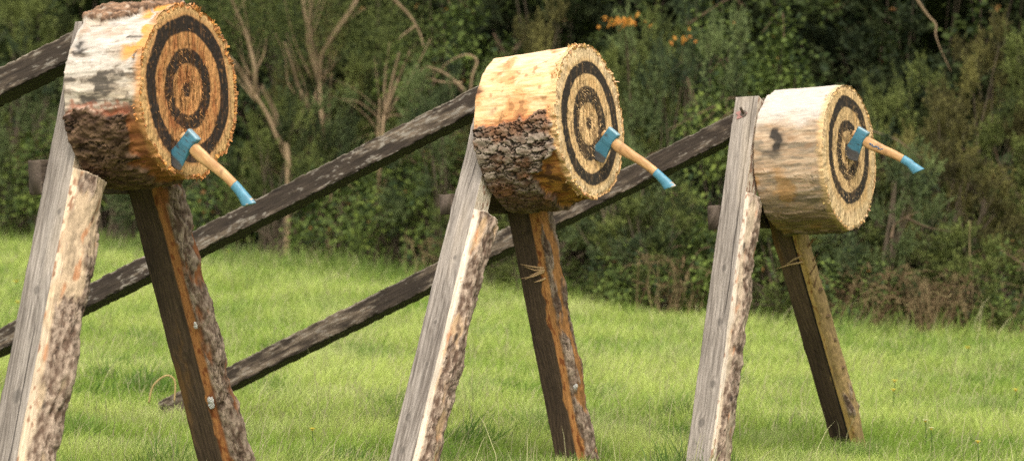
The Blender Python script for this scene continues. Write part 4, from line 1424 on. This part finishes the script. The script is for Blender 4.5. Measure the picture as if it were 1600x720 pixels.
        obj('stem', st.build('stem', M_TWIG), e, M.inverted())


def small_things():
    # yellow wild flowers in the grass
    spots = [(1512, 543), (1398, 595), (1396, 609), (1587, 609), (1528, 690), (1446, 657), (1455, 669), (25, 440), (28, 472), (357, 393), (488, 670), (1110, 500)]
    names = ['yellow flower nearest the hedge at the right', 'upper of two yellow flowers right of the rightmost dark leg', 'lower of two yellow flowers right of the rightmost dark leg',
             'yellow flower against the right edge', 'yellow flower low in the right corner', 'upper of two pale flowers left of the right corner', 'lower of two pale flowers left of the right corner',
             'upper yellow flower at the far left edge', 'lower yellow flower at the far left edge', 'yellow flower below the first long brace', 'yellow flower in the grass between the leftmost and middle stands', 'yellow flower at the hedge foot left of the rightmost stand']
    for i, ((px, py), lab) in enumerate(zip(spots, names)):
        d = at(px, py, 1.0) - np.array([0, 0, CAM_H])
        hgt = .10
        tt = (hgt - CAM_H) / d[2]
        c = np.array([0, 0, CAM_H]) + d * tt
        e = empty('wild_flower', Matrix.Translation((c[0], c[1], 0)), lab, 'flower', 'small yellow wild flowers')
        mb = MB()
        rr = .013 * c[1] / 14
        for j in range(9):
            a = j * 2 * math.pi / 9
            leaf_quads(mb, np.array([[0, 0, hgt]]), np.array([[math.cos(a), math.sin(a), .35]]), np.array([[0, 0, 1.0]]), rr * 1.3, rr * .8, np.array([[.75, .62, .10]] if 'pale' not in lab else [[.72, .68, .38]]))
        mb.tube([(0, 0, hgt - .004), (0, 0, hgt + .004)], rr * .4, (.62, .45, .05), 8)
        obj('petals', mb.build('petals', M_LEAF), e, Matrix.Identity(4))
        ms = MB()
        ms.tube([(0.01, 0.01, -.02), (.004, 0, hgt * .5), (0, 0, hgt)], .0018, (.10, .17, .04), 5)
        obj('stem', ms.build('stem', M_GRASS), e, Matrix.Identity(4))
    # loop of yellow cord by the foot of the right brace
    c = TARGETS[2]['brace_foot']
    o = at(262, 628, c[1] - .12)
    mb = MB()
    pts = curve_pts([(-.085, 0, -.05), (-.065, 0, .03), (-.01, .01, .075), (.028, .01, .05), (.03, .0, -.04)], 8)
    mb.tube(pts, .0042, (.34, .24, .10), 7, .05, 3)
    tag(obj('cord_loop', mb.build('cord_loop', M_FIBRE, True), None, Matrix.Translation((o[0], o[1], max(o[2], .06)))), 'yellowish cord loop in the grass at the foot of a brace', 'cord')
    # white wool tufts snagged on the legs
    for t, z, x, sz, sd, lab in ((TARGETS[0], .33, .012, .020, 1, 'white wool tuft snagged low on the leftmost dark leg'), (TARGETS[0], .62, .03, .012, 2, 'small white wool tuft higher on the leftmost dark leg'),
                                 (TARGETS[1], .30, .055, .012, 3, 'tiny white wool tuft on the middle dark leg\'s bark')):
        Ml, fw, th, zn, bw = t['far_fn']
        r = np.random.default_rng(sd)
        M = t['M'] @ Ml @ Matrix.Translation((x, -th - .006, z))
        mb = MB()
        th_, ph_ = np.linspace(0, 2 * np.pi, 22, endpoint=False), np.linspace(.02, np.pi - .02, 16)
        for j in range(4):
            P0 = r.normal(size=3) * sz * np.array([.28, .15, .7])
            n_ = stack(np.sin(ph_)[:, None] * np.cos(th_)[None], np.sin(ph_)[:, None] * np.sin(th_)[None], np.cos(ph_)[:, None] + 0 * th_[None])
            q = P0 + n_ * (sz * r.uniform(.35, .6) * (1 + .7 * fbm(n_ * 2.6 + 9 * j + sd, 3)))[..., None] * np.array([1, .7, 1.25])
            mb.add(q.reshape(-1, 3), [grid_faces(16, 22, True)], np.array([.66, .63, .57]) * r.uniform(.85, 1.1))
        tag(obj('wool_tuft', mb.build('wool_tuft', M_FLUFF), None, M), lab, 'wool', 'wool tufts caught on the legs')


# ------------------------------------------------------------------ build
ground()
stand(TARGETS[0], 'A-frame stand under the leftmost log, nearest the camera, its top brace leaving at left')
stand(TARGETS[1], 'A-frame stand under the middle half barked log, with splinters on its dark leg')
stand(TARGETS[2], 'A-frame stand under the rightmost bleached log, bolt showing in its grey head')
for t, lab in zip(TARGETS, ('log round target with bark strip on top and orange chewed face',
                            'log round target with yellow peeled top and thick grey bark below',
                            'bleached barkless log round target with a dark knot on its side')):
    root = empty('log_target', t['M'], lab, 'target', 'log round axe targets')
    obj('log', log_round(t), root, Matrix.Identity(4))
    obj('target_face', target_face(t), root, Matrix.Identity(4))
    tag(obj('torn_fibres', rim_fibres(t), root, Matrix.Identity(4)), kind='stuff')
hatchet(TARGETS[0], 'blue hatchet with dark stained handle, stuck low in the orange face', 11)
hatchet(TARGETS[1], 'blue hatchet stuck right of the rings\' centre in the half barked log', 12)
hatchet(TARGETS[2], 'blue hatchet with blue lettering on its handle, stuck in the bleached log', 13)
hedge()
saplings()
small_things()
grass()
